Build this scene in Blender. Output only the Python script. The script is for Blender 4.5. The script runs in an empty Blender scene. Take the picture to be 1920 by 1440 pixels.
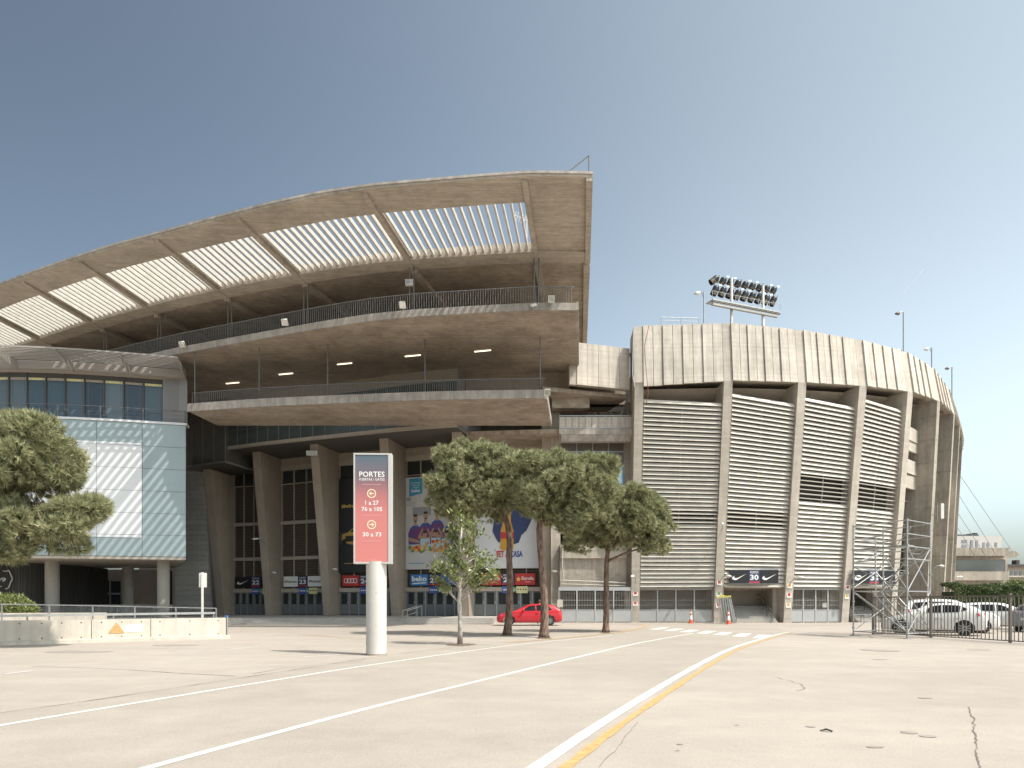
import bpy, bmesh, math, random
import numpy as np
from mathutils import Vector, Matrix
random.seed(7)
S = bpy.context.scene
COL = S.collection
R = math.radians

# ---------------------------------------------------------------- camera, sky, sun, exposure
EYE, FPX, HZ = 1.6, 1280.0, 1130.0
cam = bpy.data.cameras.new('camera')
camo = bpy.data.objects.new('camera', cam)
COL.objects.link(camo)
camo.location = (0, 0, EYE)
camo.rotation_euler = (R(90), 0, 0)
cam.sensor_width = 36
cam.lens = 36 * FPX / 1920
cam.shift_y = (HZ - 720) / 1920
cam.clip_end = 6000
S.camera = camo

SUN_EL = 58.0
sh = Vector((.85, -.525)).normalized()
sdir = Vector((sh.x * math.cos(R(SUN_EL)), sh.y * math.cos(R(SUN_EL)), math.sin(R(SUN_EL))))
W = bpy.data.worlds.new('World')
S.world = W
W.use_nodes = True
wn = W.node_tree
bg = wn.nodes['Background']
sky = wn.nodes.new('ShaderNodeTexSky')
sky.sky_type = 'NISHITA'
sky.sun_disc = False
sky.sun_elevation = R(SUN_EL)
sky.sun_rotation = math.atan2(sh.x, sh.y)
sky.air_density = 1.0
sky.dust_density = 3.6
sky.ozone_density = 1.2
hs = wn.nodes.new('ShaderNodeHueSaturation')
hs.inputs['Saturation'].default_value = .66
hs.inputs['Value'].default_value = 1.16
gm = wn.nodes.new('ShaderNodeGamma'); gm.inputs[1].default_value = 1.18
wn.links.new(sky.outputs[0], gm.inputs[0]); wn.links.new(gm.outputs[0], hs.inputs['Color'])
tn = wn.nodes.new('ShaderNodeMix'); tn.data_type = 'RGBA'; tn.blend_type = 'MULTIPLY'; tn.inputs[0].default_value = 1
tn.inputs[7].default_value = (.75, .825, .80, 1)
wn.links.new(hs.outputs[0], tn.inputs[6]); wn.links.new(tn.outputs[2], bg.inputs['Color'])
tcw = wn.nodes.new('ShaderNodeTexCoord'); spw = wn.nodes.new('ShaderNodeSeparateXYZ'); wn.links.new(tcw.outputs['Generated'], spw.inputs[0])
def wr(a, b, c, d, ax=0):      # the sky brightens and pales towards the sun's side (compass east) and the horizon
    r = wn.nodes.new('ShaderNodeMapRange'); r.interpolation_type = 'SMOOTHSTEP'
    for i, v in enumerate((a, b, c, d)): r.inputs[i+1].default_value = v
    wn.links.new(spw.outputs[ax], r.inputs[0]); return r.outputs[0]
sv = wn.nodes.new('ShaderNodeVectorMath'); sv.operation = 'SCALE'
ml = wn.nodes.new('ShaderNodeMath'); ml.operation = 'MULTIPLY'
wn.links.new(wr(-.8, .45, .60, 1.20), ml.inputs[0]); wn.links.new(wr(.05, .62, 1.30, .96, 2), ml.inputs[1])
wn.links.new(tn.outputs[2], sv.inputs[0]); wn.links.new(ml.outputs[0], sv.inputs['Scale'])
wn.links.new(wr(-.5, .6, .68, .40), hs.inputs['Saturation'])
wn.links.new(sv.outputs[0], bg.inputs['Color'])
bg.inputs['Strength'].default_value = .15
sl = bpy.data.lights.new('sun', 'SUN')
sl.energy = 4.6
sl.angle = R(.5)
sl.color = (1.0, .94, .86)
so = bpy.data.objects.new('sun', sl)
COL.objects.link(so)
so.rotation_euler = sdir.to_track_quat('Z', 'Y').to_euler()
so.location = (60, -40, 90)
S.view_settings.view_transform = 'Standard'
S.view_settings.look = 'None'
S.view_settings.gamma = 1
S.view_settings.exposure = 0.06
S.cycles.max_bounces = 8
S.cycles.diffuse_bounces = 5
S.cycles.transparent_max_bounces = 8

# ---------------------------------------------------------------- helpers
def G(u, v):                 # a pixel of the photograph on the flat ground
    Y = EYE * FPX / (v - HZ)
    return Vector(((u - 960) / FPX * Y, Y))
def at(u, v, Y):
    return Vector(((u - 960) / FPX * Y, Y, EYE + (HZ - v) / FPX * Y))

OFF = {}
class MB:
    def __init__(s, M=None):
        s.v = []; s.f = []; s.M = M
    def add(s, vs, fs):
        o = len(s.v)
        if s.M is not None:
            s.v += [s.M @ Vector(p) for p in vs]
        else:
            s.v += [Vector(p) for p in vs]
        s.f += [[i + o for i in f] for f in fs]
        return s
    def box(s, x0, x1, y0, y1, z0, z1):
        return s.add([(x0,y0,z0),(x1,y0,z0),(x1,y1,z0),(x0,y1,z0),(x0,y0,z1),(x1,y0,z1),(x1,y1,z1),(x0,y1,z1)],
                     [(0,3,2,1),(4,5,6,7),(0,1,5,4),(1,2,6,5),(2,3,7,6),(3,0,4,7)])
    def hexa(s, b, t):       # bottom four points, top four points
        return s.add(list(b) + list(t), [(0,3,2,1),(4,5,6,7),(0,1,5,4),(1,2,6,5),(2,3,7,6),(3,0,4,7)])
    def prism(s, poly, vec):
        n = len(poly); vec = Vector(vec)
        p = [Vector(a) for a in poly]
        return s.add(p + [a + vec for a in p],
                     [list(range(n))[::-1], list(range(n, 2*n))] + [(i, (i+1) % n, n + (i+1) % n, n + i) for i in range(n)])
    def bar(s, p, q, w, h=None, up=(0,0,1)):
        p = Vector(p); q = Vector(q); h = w if h is None else h
        d = (q - p)
        if d.length < 1e-6: return s
        d.normalize(); up = Vector(up)
        if abs(d.dot(up)) > .98: up = Vector((0, 1, 0))
        a = d.cross(up).normalized() * w / 2; b = a.cross(d).normalized() * h / 2
        return s.hexa([p-a-b, p+a-b, q+a-b, q-a-b], [p-a+b, p+a+b, q+a+b, q-a+b])
    def tube(s, pts, r, n=8, cap=True):
        pts = [Vector(p) for p in pts]
        rs = r if isinstance(r, (list, tuple)) else [r] * len(pts)
        vs = []; fs = []
        ref = None
        for i, p in enumerate(pts):
            d = (pts[min(i+1, len(pts)-1)] - pts[max(i-1, 0)]).normalized()
            if ref is None:
                ref = Vector((1, 0, 0)) if abs(d.x) < .9 else Vector((0, 1, 0))
            a = (ref - d * ref.dot(d)).normalized(); b = d.cross(a); ref = a
            for k in range(n):
                t = 2 * math.pi * k / n
                vs.append(p + (a * math.cos(t) + b * math.sin(t)) * rs[i])
        for i in range(len(pts) - 1):
            for k in range(n):
                k2 = (k + 1) % n
                fs.append((i*n+k, i*n+k2, (i+1)*n+k2, (i+1)*n+k))
        if cap:
            fs.append(tuple(range(n))[::-1]); fs.append(tuple(range((len(pts)-1)*n, len(pts)*n)))
        return s.add(vs, fs)
    def cyl(s, c, r, z0, z1, n=24, r2=None):
        return s.tube([(c[0], c[1], z0), (c[0], c[1], z1)], [r, r if r2 is None else r2], n)
    def grid(s, P, closed=False):     # P: rows of points
        n = len(P[0]); vs = [q for row in P for q in row]
        fs = [(i*n+j, i*n+j+1, (i+1)*n+j+1, (i+1)*n+j) for i in range(len(P)-1) for j in range(n-1)]
        return s.add(vs, fs)
    def ribbon(s, line, prof):        # prof: list of (offset to the left normal in plan, z); closed profile swept along a plan line
        pts = [Vector((p[0], p[1])) for p in line]
        rows = []
        for i, p in enumerate(pts):
            a = pts[max(i-1, 0)]; b = pts[min(i+1, len(pts)-1)]
            t = (b - a).normalized(); nn = Vector((-t.y, t.x))
            rows.append([Vector((p.x + nn.x*o, p.y + nn.y*o, z)) for o, z in prof])
        m = len(prof); vs = [q for r_ in rows for q in r_]
        fs = [(i*m+j, i*m+(j+1) % m, (i+1)*m+(j+1) % m, (i+1)*m+j) for i in range(len(rows)-1) for j in range(m)]
        fs += [tuple(range(m))[::-1], tuple(range((len(rows)-1)*m, len(rows)*m))]
        return s.add(vs, fs)
    def build(s, name, mat, parent=None, smooth=False, label=None, fix=True):
        me = bpy.data.meshes.new(name)
        off = OFF.get(parent.name, Vector((0,0,0))) if parent is not None else Vector((0,0,0))
        me.from_pydata([tuple(v - off) for v in s.v], [], s.f)
        if fix:
            bm = bmesh.new(); bm.from_mesh(me); bmesh.ops.recalc_face_normals(bm, faces=bm.faces); bm.to_mesh(me); bm.free()
        if isinstance(mat, (list, tuple)):
            for m in mat: me.materials.append(m)
        else: me.materials.append(mat)
        if smooth:
            me.shade_smooth()
            if smooth == 'auto':
                me.set_sharp_from_angle(angle=R(35))
        o = bpy.data.objects.new(name, me); COL.objects.link(o)
        if parent is not None:
            o.parent = parent; OFF[o.name] = off
        if label: o['label'] = label
        return o

def thing(name, label, cat, loc=(0,0,0), group=None):
    o = bpy.data.objects.new(name, None); COL.objects.link(o)
    o.empty_display_size = .2
    o.location = loc; OFF[o.name] = Vector(loc)
    o['label'] = label; o['category'] = cat
    if group: o['group'] = group
    return o
def tag(o, label, cat, group=None):
    o['label'] = label; o['category'] = cat
    if group: o['group'] = group
    return o
def struct(o):
    o['kind'] = 'structure'; return o
def kids(o): return [c for c in bpy.data.objects if c.parent == o]
def dup(root, loc, rz=0, label=None, scale=None):
    def cp(o, par):
        c = o.copy(); COL.objects.link(c); c.parent = par
        for k in CH.get(o.name, []): cp(k, c)
        return c
    CH = {}
    for ob in bpy.data.objects:
        if ob.parent is not None: CH.setdefault(ob.parent.name, []).append(ob)
    r = cp(root, None)
    r.location = loc; r.rotation_euler = (0, 0, rz)
    if scale: r.scale = scale
    if label: r['label'] = label
    return r
def frame(o, x, y=None):     # matrix: local x along the wall, local y out of it, local z up
    x = Vector((x[0], x[1], 0)).normalized()
    y = Vector((x.y, -x.x, 0)) if y is None else Vector(y)
    M = Matrix.Identity(4)
    M.col[0][:3] = x; M.col[1][:3] = y; M.col[2][:3] = (0, 0, 1); M.col[3][:3] = (o[0], o[1], o[2] if len(o) > 2 else 0)
    return M
_tc = {}
def text_geo(txt, bold=0):
    key = (txt, bold)
    if key in _tc: return _tc[key]
    cu = bpy.data.curves.new('t', 'FONT'); cu.body = txt; cu.resolution_u = 2; cu.offset = bold
    ob = bpy.data.objects.new('t', cu); COL.objects.link(ob)
    bpy.context.view_layer.update()
    dg = bpy.context.evaluated_depsgraph_get()
    me = bpy.data.meshes.new_from_object(ob.evaluated_get(dg))
    vs = [tuple(v.co) for v in me.vertices]; fs = [tuple(p.vertices) for p in me.polygons]
    bpy.data.objects.remove(ob); bpy.data.curves.remove(cu); bpy.data.meshes.remove(me)
    _tc[key] = (vs, fs); return _tc[key]
def put_text(mb, txt, x0, z0, w, h, y, bold=0):   # fits the words in a box on a frame's local xz plane
    vs, fs = text_geo(txt, bold)
    xs = [v[0] for v in vs]; ys = [v[1] for v in vs]
    sx = w / (max(xs) - min(xs)); sy = h / (max(ys) - min(ys))
    mb.add([(x0 + (v[0]-min(xs))*sx, y, z0 + (v[1]-min(ys))*sy) for v in vs], fs)
    return mb
def disc(mb, cx, cz, r, y, n=28, r_in=0, sx=1, a0=0, a1=2*math.pi):
    if r_in <= 0:
        mb.add([(cx + sx*r*math.cos(a0+(a1-a0)*k/n), y, cz + r*math.sin(a0+(a1-a0)*k/n)) for k in range(n)], [tuple(range(n))])
    else:
        vs = []; fs = []
        for k in range(n+1):
            a = a0 + (a1-a0)*k/n
            vs += [(cx + sx*r*math.cos(a), y, cz + r*math.sin(a)), (cx + sx*r_in*math.cos(a), y, cz + r_in*math.sin(a))]
        fs = [(2*k, 2*k+2, 2*k+3, 2*k+1) for k in range(n)]
        mb.add(vs, fs)
    return mb
def flat(mb, pts, y):
    mb.add([(p[0], y, p[1]) for p in pts], [tuple(range(len(pts)))]); return mb

# ---------------------------------------------------------------- materials
def mat(name, col, rough=.7, metal=0, spec=None, noise=0, nscale=4, bump=0, bscale=30, emit=None, alpha=None, trans=0, coat=0):
    m = bpy.data.materials.new(name); m.use_nodes = True
    nt = m.node_tree; b = nt.nodes['Principled BSDF']
    b.inputs['Base Color'].default_value = (*col, 1)
    b.inputs['Roughness'].default_value = rough
    b.inputs['Metallic'].default_value = metal
    if spec is not None: b.inputs['Specular IOR Level'].default_value = spec
    if coat: b.inputs['Coat Weight'].default_value = coat; b.inputs['Coat Roughness'].default_value = .05
    if trans: b.inputs['Transmission Weight'].default_value = trans
    if alpha is not None: b.inputs['Alpha'].default_value = alpha
    if emit:
        b.inputs['Emission Color'].default_value = (*emit[0], 1); b.inputs['Emission Strength'].default_value = emit[1]
    tc = nt.nodes.new('ShaderNodeTexCoord')
    if noise:
        n = nt.nodes.new('ShaderNodeTexNoise'); n.inputs['Scale'].default_value = nscale; n.inputs['Detail'].default_value = 6
        nt.links.new(tc.outputs['Object'], n.inputs['Vector'])
        r = nt.nodes.new('ShaderNodeMapRange'); r.inputs[1].default_value = .3; r.inputs[2].default_value = .7
        r.inputs[3].default_value = 1 - noise; r.inputs[4].default_value = 1 + noise * .6
        nt.links.new(n.outputs[0], r.inputs[0])
        mx = nt.nodes.new('ShaderNodeVectorMath'); mx.operation = 'SCALE'; mx.inputs[0].default_value = col
        nt.links.new(r.outputs[0], mx.inputs['Scale']); nt.links.new(mx.outputs[0], b.inputs['Base Color'])
    if bump:
        n2 = nt.nodes.new('ShaderNodeTexNoise'); n2.inputs['Scale'].default_value = bscale; n2.inputs['Detail'].default_value = 4
        nt.links.new(tc.outputs['Object'], n2.inputs['Vector'])
        bp = nt.nodes.new('ShaderNodeBump'); bp.inputs['Strength'].default_value = bump; bp.inputs['Distance'].default_value = .02
        nt.links.new(n2.outputs[0], bp.inputs['Height']); nt.links.new(bp.outputs[0], b.inputs['Normal'])
    return m

def concrete(name, col, board=None, bw=.2, stain=.25, streak=.2, blotch=None, bumpy=.25, line=.12):
    """board-marked concrete; board: index of the axis the boards are counted along (0 x, 1 y, 2 z)"""
    m = bpy.data.materials.new(name); m.use_nodes = True
    nt = m.node_tree; L = nt.links; b = nt.nodes['Principled BSDF']
    b.inputs['Roughness'].default_value = .88; b.inputs['Specular IOR Level'].default_value = .25
    tc = nt.nodes.new('ShaderNodeTexCoord'); P = tc.outputs['Object']
    def noise(scale, mp=None, det=5, dist=0, rough=.55):
        n = nt.nodes.new('ShaderNodeTexNoise'); n.inputs['Scale'].default_value = scale; n.inputs['Detail'].default_value = det
        n.inputs['Distortion'].default_value = dist; n.inputs['Roughness'].default_value = rough
        if mp:
            q = nt.nodes.new('ShaderNodeMapping'); q.inputs['Scale'].default_value = mp; L.new(P, q.inputs[0]); L.new(q.outputs[0], n.inputs['Vector'])
        else: L.new(P, n.inputs['Vector'])
        return n.outputs[0]
    def rng(v, a, b_, c, d):
        r = nt.nodes.new('ShaderNodeMapRange'); r.inputs[1].default_value = a; r.inputs[2].default_value = b_
        r.inputs[3].default_value = c; r.inputs[4].default_value = d; L.new(v, r.inputs[0]); return r.outputs[0]
    def mth(op, a, b_=None, c=None):
        n = nt.nodes.new('ShaderNodeMath'); n.operation = op
        for i, x in enumerate((a, b_, c)):
            if x is None: continue
            if isinstance(x, (int, float)): n.inputs[i].default_value = x
            else: L.new(x, n.inputs[i])
        return n.outputs[0]
    f = rng(noise(.35, det=6, rough=.65), .3, .7, 1 - stain, 1 + stain * .5)
    f = mth('MULTIPLY', f, rng(noise(2.2, det=8, rough=.7), .3, .72, 1 - stain * .6, 1 + stain * .35))
    if streak:
        mp = (1.6, 1.6, .09) if board != 1 else (.5, 2.2, 1)
        f = mth('MULTIPLY', f, rng(noise(1.5, mp, det=5, rough=.7), .38, .68, 1, 1 - streak))
        if board == 1: f = mth('MULTIPLY', f, rng(noise(2.2, (.55, 4.5, 1), det=8, rough=.75), .45, .66, 1.04, .72))
    if board is not None:
        sp = nt.nodes.new('ShaderNodeSeparateXYZ'); L.new(P, sp.inputs[0])
        z = mth('DIVIDE', sp.outputs[board], bw)
        fr = mth('FRACT', z); fl = mth('FLOOR', z)
        wn_ = nt.nodes.new('ShaderNodeTexWhiteNoise'); wn_.noise_dimensions = '1D'; L.new(fl, wn_.inputs['W'])
        f = mth('MULTIPLY', f, rng(wn_.outputs['Value'], 0, 1, .93, 1.05))
        br = mth('MULTIPLY', rng(noise(3, det=2), .4, .6, 0, 1), line)
        ln = mth('LESS_THAN', fr, .09)
        f = mth('MULTIPLY', f, mth('SUBTRACT', 1, mth('MULTIPLY', ln, br)))
    sc = nt.nodes.new('ShaderNodeVectorMath'); sc.operation = 'SCALE'; sc.inputs[0].default_value = col
    L.new(f, sc.inputs['Scale']); out = sc.outputs[0]
    if blotch:
        mx = nt.nodes.new('ShaderNodeMix'); mx.data_type = 'RGBA'
        L.new(rng(noise(.8, det=7, dist=.6, rough=.7), .5, .7, 0, blotch[1]), mx.inputs[0])
        L.new(out, mx.inputs[6]); mx.inputs[7].default_value = (*blotch[0], 1); out = mx.outputs[2]
    L.new(out, b.inputs['Base Color'])
    bp = nt.nodes.new('ShaderNodeBump'); bp.inputs['Strength'].default_value = bumpy; bp.inputs['Distance'].default_value = .03
    L.new(noise(9, det=8, rough=.7), bp.inputs['Height']); L.new(bp.outputs[0], b.inputs['Normal'])
    return m

M = {}
M['facade'] = concrete('pale facade concrete', (.56, .50, .425), board=2, bw=.22, stain=.16, streak=.16, line=.14)
M['rim'] = concrete('pale rim concrete', (.64, .575, .495), board=2, bw=.16, stain=.18, streak=.28, line=.2)
M['fin'] = concrete('fin concrete', (.47, .415, .345), board=2, bw=1.9, stain=.26, streak=.34, line=.2)
M['finshade'] = concrete('shade toned fin concrete', (.41, .345, .28), stain=.14, streak=.12)  # darker copy of the fin concrete, entrance shade put into its colour
M['soffit'] = concrete('board marked soffit concrete', (.50, .42, .34), board=1, bw=.17, stain=.3, streak=.15, blotch=((.24, .17, .125), .5), line=.3)
M['canopy'] = concrete('canopy concrete', (.52, .455, .38), board=1, bw=.2, stain=.2, streak=.12, blotch=((.33, .265, .21), .4), line=.15)
M['edge'] = concrete('weathered slab edge', (.52, .47, .42), stain=.3, streak=.35, blotch=((.2, .17, .14), .5))
M['wallgrey'] = concrete('grey board wall', (.27, .265, .25), board=2, bw=.45, stain=.12, streak=.1, line=.5)
M['round'] = concrete('smooth round column concrete', (.36, .335, .30), stain=.12, streak=.12)
M['lowwall'] = concrete('pale low wall concrete', (.60, .545, .47), stain=.15, streak=.22)
M['step'] = concrete('step stone', (.42, .39, .355), stain=.15, streak=.05)
M['slat'] = mat('cream louvre metal', (.60, .555, .48), .55, noise=.14, nscale=1.2)
M['slatthin'] = mat('grey louvre metal', (.42, .39, .34), .5)
M['canopyslat'] = mat('white canopy fin', (.56, .525, .47), .6, noise=.12, nscale=2)
M['dark'] = mat('dark interior', (.045, .04, .035), .9)
M['brownslat'] = mat('brown timber louvre', (.15, .115, .085), .7, noise=.35, nscale=9)
M['band'] = mat('beige painted band', (.42, .37, .31), .7, noise=.1)
M['doorgrey'] = mat('grey door metal', (.17, .18, .185), .45, noise=.08)
M['darkglass'] = mat('dark glass', (.03, .035, .035), .08, spec=.6)
M['blueglass'] = mat('blue green glass', (.07, .12, .15), .1, spec=.6, noise=.35, nscale=.5)
M['tealglass'] = mat('dull teal glass', (.09, .11, .11), .15, spec=.5, noise=.2, nscale=.8)
M['skyglass'] = mat('sky tinted glass', (.35, .5, .58), .12, metal=.7)  # blue of the reflected sky put into the base colour
M['rail'] = mat('dark railing steel', (.20, .195, .185), .5, metal=.3)
M['steel'] = mat('galvanised steel', (.42, .42, .41), .42, metal=.6, noise=.15, nscale=6)
M['greysteel'] = mat('grey fence steel', (.16, .145, .13), .5, metal=.2)
M['whitepaint'] = mat('white paint', (.74, .71, .66), .6, noise=.08, nscale=6)
M['fencegrey'] = mat('light grey gate sheet', (.38, .385, .38), .5, noise=.06, nscale=2)
M['clad'] = mat('pale blue glazed cladding', (.34, .41, .425), .25, spec=.5, noise=.05, nscale=.6)
M['bannerwhite'] = mat('white banner sheet', (.74, .75, .76), .65)
M['ribbed'] = mat('dark ribbed metal', (.09, .088, .084), .5, metal=.2)
M['greypanel'] = mat('grey ribbed panel', (.27, .265, .265), .5)
M['lamp'] = mat('pale lamp housing', (.68, .67, .62), .5)
M['lampdark'] = mat('black lamp housing', (.03, .03, .03), .35)
M['bronze'] = mat('brown metal lamp hood', (.22, .18, .14), .35, metal=.8)
M['chrome'] = mat('bright metal', (.75, .75, .74), .2, metal=.9)
M['tubelight'] = mat('lit tube lamp', (.9, .85, .7), .5, emit=((1, .86, .62), 2.2))
# ---------------------------------------------------------------- ground, road and markings
def ground_mat(name, col, dark, stains=.35):
    m = bpy.data.materials.new(name); m.use_nodes = True
    nt = m.node_tree; L = nt.links; b = nt.nodes['Principled BSDF']
    b.inputs['Roughness'].default_value = .9; b.inputs['Specular IOR Level'].default_value = .2
    tc = nt.nodes.new('ShaderNodeTexCoord'); P = tc.outputs['Object']
    def noise(s, d=5, ro=.6, mp=None, dist=0):
        n = nt.nodes.new('ShaderNodeTexNoise'); n.inputs['Scale'].default_value = s; n.inputs['Detail'].default_value = d; n.inputs['Roughness'].default_value = ro
        n.inputs['Distortion'].default_value = dist
        if mp:
            q = nt.nodes.new('ShaderNodeMapping'); q.inputs['Scale'].default_value = mp; L.new(P, q.inputs[0]); L.new(q.outputs[0], n.inputs['Vector'])
        else: L.new(P, n.inputs['Vector'])
        return n.outputs[0]
    def rng(v, a, b_, c, d):
        r = nt.nodes.new('ShaderNodeMapRange'); r.inputs[1].default_value = a; r.inputs[2].default_value = b_; r.inputs[3].default_value = c; r.inputs[4].default_value = d
        L.new(v, r.inputs[0]); return r.outputs[0]
    def mul(a, b_):
        n = nt.nodes.new('ShaderNodeMath'); n.operation = 'MULTIPLY'; L.new(a, n.inputs[0]); L.new(b_, n.inputs[1]); return n.outputs[0]
    f = mul(rng(noise(.12, 4), .3, .7, .90, 1.06), rng(noise(1.1, 8, .7), .3, .7, .92, 1.06))
    f = mul(f, rng(noise(.28, 6, .75, (.6, 1, 1), 1.5), .42, .62, 1.015, .97))
    f = mul(f, rng(noise(140, 2), .3, .7, .86, 1.12))
    f = mul(f, rng(noise(30, 4, .8), .3, .7, .84, 1.12))
    f = mul(f, rng(noise(.5, 3, .5, (.35, 1.4, 1)), .35, .65, .96, 1.03))
    sc = nt.nodes.new('ShaderNodeVectorMath'); sc.operation = 'SCALE'; sc.inputs[0].default_value = col; L.new(f, sc.inputs['Scale'])
    mx = nt.nodes.new('ShaderNodeMix'); mx.data_type = 'RGBA'
    spot = mul(rng(noise(1.5, 3, .5), .68, .74, 0, 1), rng(noise(.25, 2), .45, .6, 0, stains))
    L.new(spot, mx.inputs[0]); L.new(sc.outputs[0], mx.inputs[6]); mx.inputs[7].default_value = (*dark, 1)
    mx2 = nt.nodes.new('ShaderNodeMix'); mx2.data_type = 'RGBA'
    L.new(mul(rng(noise(9, 2, .6), .66, .70, 0, .5), rng(noise(.6, 2), .4, .6, .25, 1)), mx2.inputs[0]); L.new(mx.outputs[2], mx2.inputs[6]); mx2.inputs[7].default_value = (*dark, 1)
    L.new(mx2.outputs[2], b.inputs['Base Color'])
    bp = nt.nodes.new('ShaderNodeBump'); bp.inputs['Strength'].default_value = .25; bp.inputs['Distance'].default_value = .01
    L.new(noise(60, 4), bp.inputs['Height']); L.new(bp.outputs[0], b.inputs['Normal'])
    return m
M['ground'] = ground_mat('sun bleached paving', (.388, .339, .292), (.25, .215, .18), .22)
M['asphalt'] = ground_mat('pale worn asphalt', (.366, .321, .276), (.24, .205, .17), .18)
M['linewhite'] = mat('worn white road paint', (.60, .585, .55), .8, noise=.18, nscale=14)
M['lineyellow'] = mat('worn yellow road paint', (.50, .315, .13), .8, noise=.25, nscale=9)
M['crack'] = mat('dark joint', (.16, .13, .105), .95)
M['tar'] = ground_mat('darker patch of paving', (.315, .28, .245), (.25, .215, .18), .2)

g = MB(); g.grid([[(x, y, 0) for x in (-900, -60, 0, 60, 900)] for y in (-60, 0, 60, 200, 1800)])
struct(g.build('ground', M['ground'], fix=False))

def smooth_line(pts, k=8):
    pts = [Vector((p[0], p[1])) for p in pts]; out = []
    for i in range(len(pts)-1):
        p0 = pts[max(i-1, 0)]; p1 = pts[i]; p2 = pts[i+1]; p3 = pts[min(i+2, len(pts)-1)]
        for j in range(k):
            t = j / k
            out.append(.5*((2*p1) + (p2-p0)*t + (2*p0-5*p1+4*p2-p3)*t*t + (-p0+3*p1-3*p2+p3)*t**3))
    out.append(pts[-1]); return out
def strip(mb, line, w, z, wob=0):
    rows = []
    for i, p in enumerate(line):
        a = line[max(i-1, 0)]; b = line[min(i+1, len(line)-1)]
        t = (b - a).normalized(); n = Vector((-t.y, t.x))
        w1 = w * (1 + random.uniform(-wob, wob))
        rows.append([(p.x - n.x*w1/2, p.y - n.y*w1/2, z), (p.x + n.x*w1/2, p.y + n.y*w1/2, z)])
    mb.grid(rows)

edge_line = [G(-700, 1460), G(-260, 1373), G(0, 1338), G(200, 1310), G(450, 1272), G(600, 1249), G(700, 1233), G(860, 1213), G(960, 1204.5), G(1060, 1196.5), G(1150, 1187), G(1195, 1179), G(1210, 1174)]
right_line = [G(1004, 1440), G(1130, 1355), G(1260, 1275), G(1330, 1236), G(1375, 1215), G(1425, 1199), G(1460, 1189.5), G(1478, 1186)]
right_line = [right_line[0] + (right_line[0]-right_line[1])*2.2] + right_line
el = smooth_line(edge_line); rl = smooth_line(right_line)
road = MB()
poly = [(p.x, p.y, .004) for p in el] + [(6, 50.5, .004), (30, 53.5, .004), (17, 44, .004)] + [(p.x, p.y, .004) for p in rl[::-1]]
road.add(poly, [tuple(range(len(poly)))])
struct(road.build('road', M['asphalt'], fix=False))

mk = MB()
for ln, w in (([G(-700, 1500), G(-300, 1413), G(0, 1361), G(240, 1321), G(480, 1281.5), G(720, 1243.5), G(950, 1211.5), G(1060, 1200), G(1150, 1191)], .115),
              ([G(275, 1441)*1, G(480, 1385), G(720, 1321), G(950, 1264.5), G(1080, 1233), G(1200, 1205.5), G(1300, 1187.5)], .13)):
    if w == .13: ln = [ln[0] + (ln[0]-ln[1])*3] + ln
    strip(mk, smooth_line(ln), w, .008)
strip(mk, rl, .17, .008, .05)
for u, v in ((1237, 1178.6), (1264, 1181), (1293, 1183.3), (1325, 1185.6), (1356, 1188.1), (1392, 1190.8), (1429, 1193.7)):
    c = G(u, v); d = Vector((.41, .91)); n = Vector((.91, -.41))
    q = [c - d*1.7 - n*.3, c - d*1.7 + n*.3, c + d*1.7 + n*.3, c + d*1.7 - n*.3]
    mk.add([(p.x, p.y, .0085) for p in q], [(0, 1, 2, 3)])
for a, b in (((330, 1222), (385, 1219)), ((430, 1218), (485, 1213)), ((60, 1258), (10, 1264)), ((570, 1232), (640, 1228)), ((300, 1212), (345, 1210)), ((1620, 1183), (1700, 1184))):
    strip(mk, [G(*a), G(*b)], .12, .006, .2)
struct(mk.build('road_markings', M['linewhite'], fix=False))
mk = MB()
off = []
for i, p in enumerate(rl):
    a = rl[max(i-1, 0)]; b = rl[min(i+1, len(rl)-1)]; t = (b-a).normalized()
    off.append(p + Vector((t.y, -t.x)) * .27)
strip(mk, off, .12, .0085, .25)
el2 = [p for p in el if p.y > 27]
strip(mk, el2 + [G(1212, 1172), G(1200, 1170.5), G(1170, 1169.5)], .16, .014, .3)
strip(mk, [G(560, 1190), G(640, 1195), G(700, 1198)], .1, .007, .3)
struct(mk.build('yellow_markings', M['lineyellow'], fix=False))
mk = MB()
strip(mk, [p for p in el if p.y < 27], .035, .012, .5)
strip(mk, smooth_line([G(60, 1250), G(200, 1254), G(330, 1262), G(440, 1268)]), .03, .006, .5)
strip(mk, smooth_line([G(470, 1264), G(560, 1250), G(680, 1240)]), .02, .006, .5)
cr = [G(1818, 1326), G(1824, 1350), G(1829, 1375), G(1835, 1400), G(1832, 1425), G(1836, 1450)]
cl = []
for i in range(len(cr)-1):
    for j in range(7):
        q = cr[i].lerp(cr[i+1], j/7); cl.append(q + Vector((random.uniform(-.03, .03), 0)))
strip(mk, cl, .014, .006, .6)
cl = []
for (a, b) in (((1195, 1355), (1160, 1400)), ((1160, 1400), (1115, 1445))):
    for j in range(8): cl.append(G(*a).lerp(G(*b), j/8) + Vector((random.uniform(-.02, .02), 0)))
strip(mk, cl, .006, .006, .6)
cl = [p + Vector((random.uniform(-.04, .04), 0)) for p in smooth_line([G(1455, 1270), G(1490, 1280), G(1508, 1289), G(1495, 1296)], 4)]
strip(mk, cl, .012, .006, .6)
struct(mk.build('ground_joints', M['crack'], fix=False))
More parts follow.
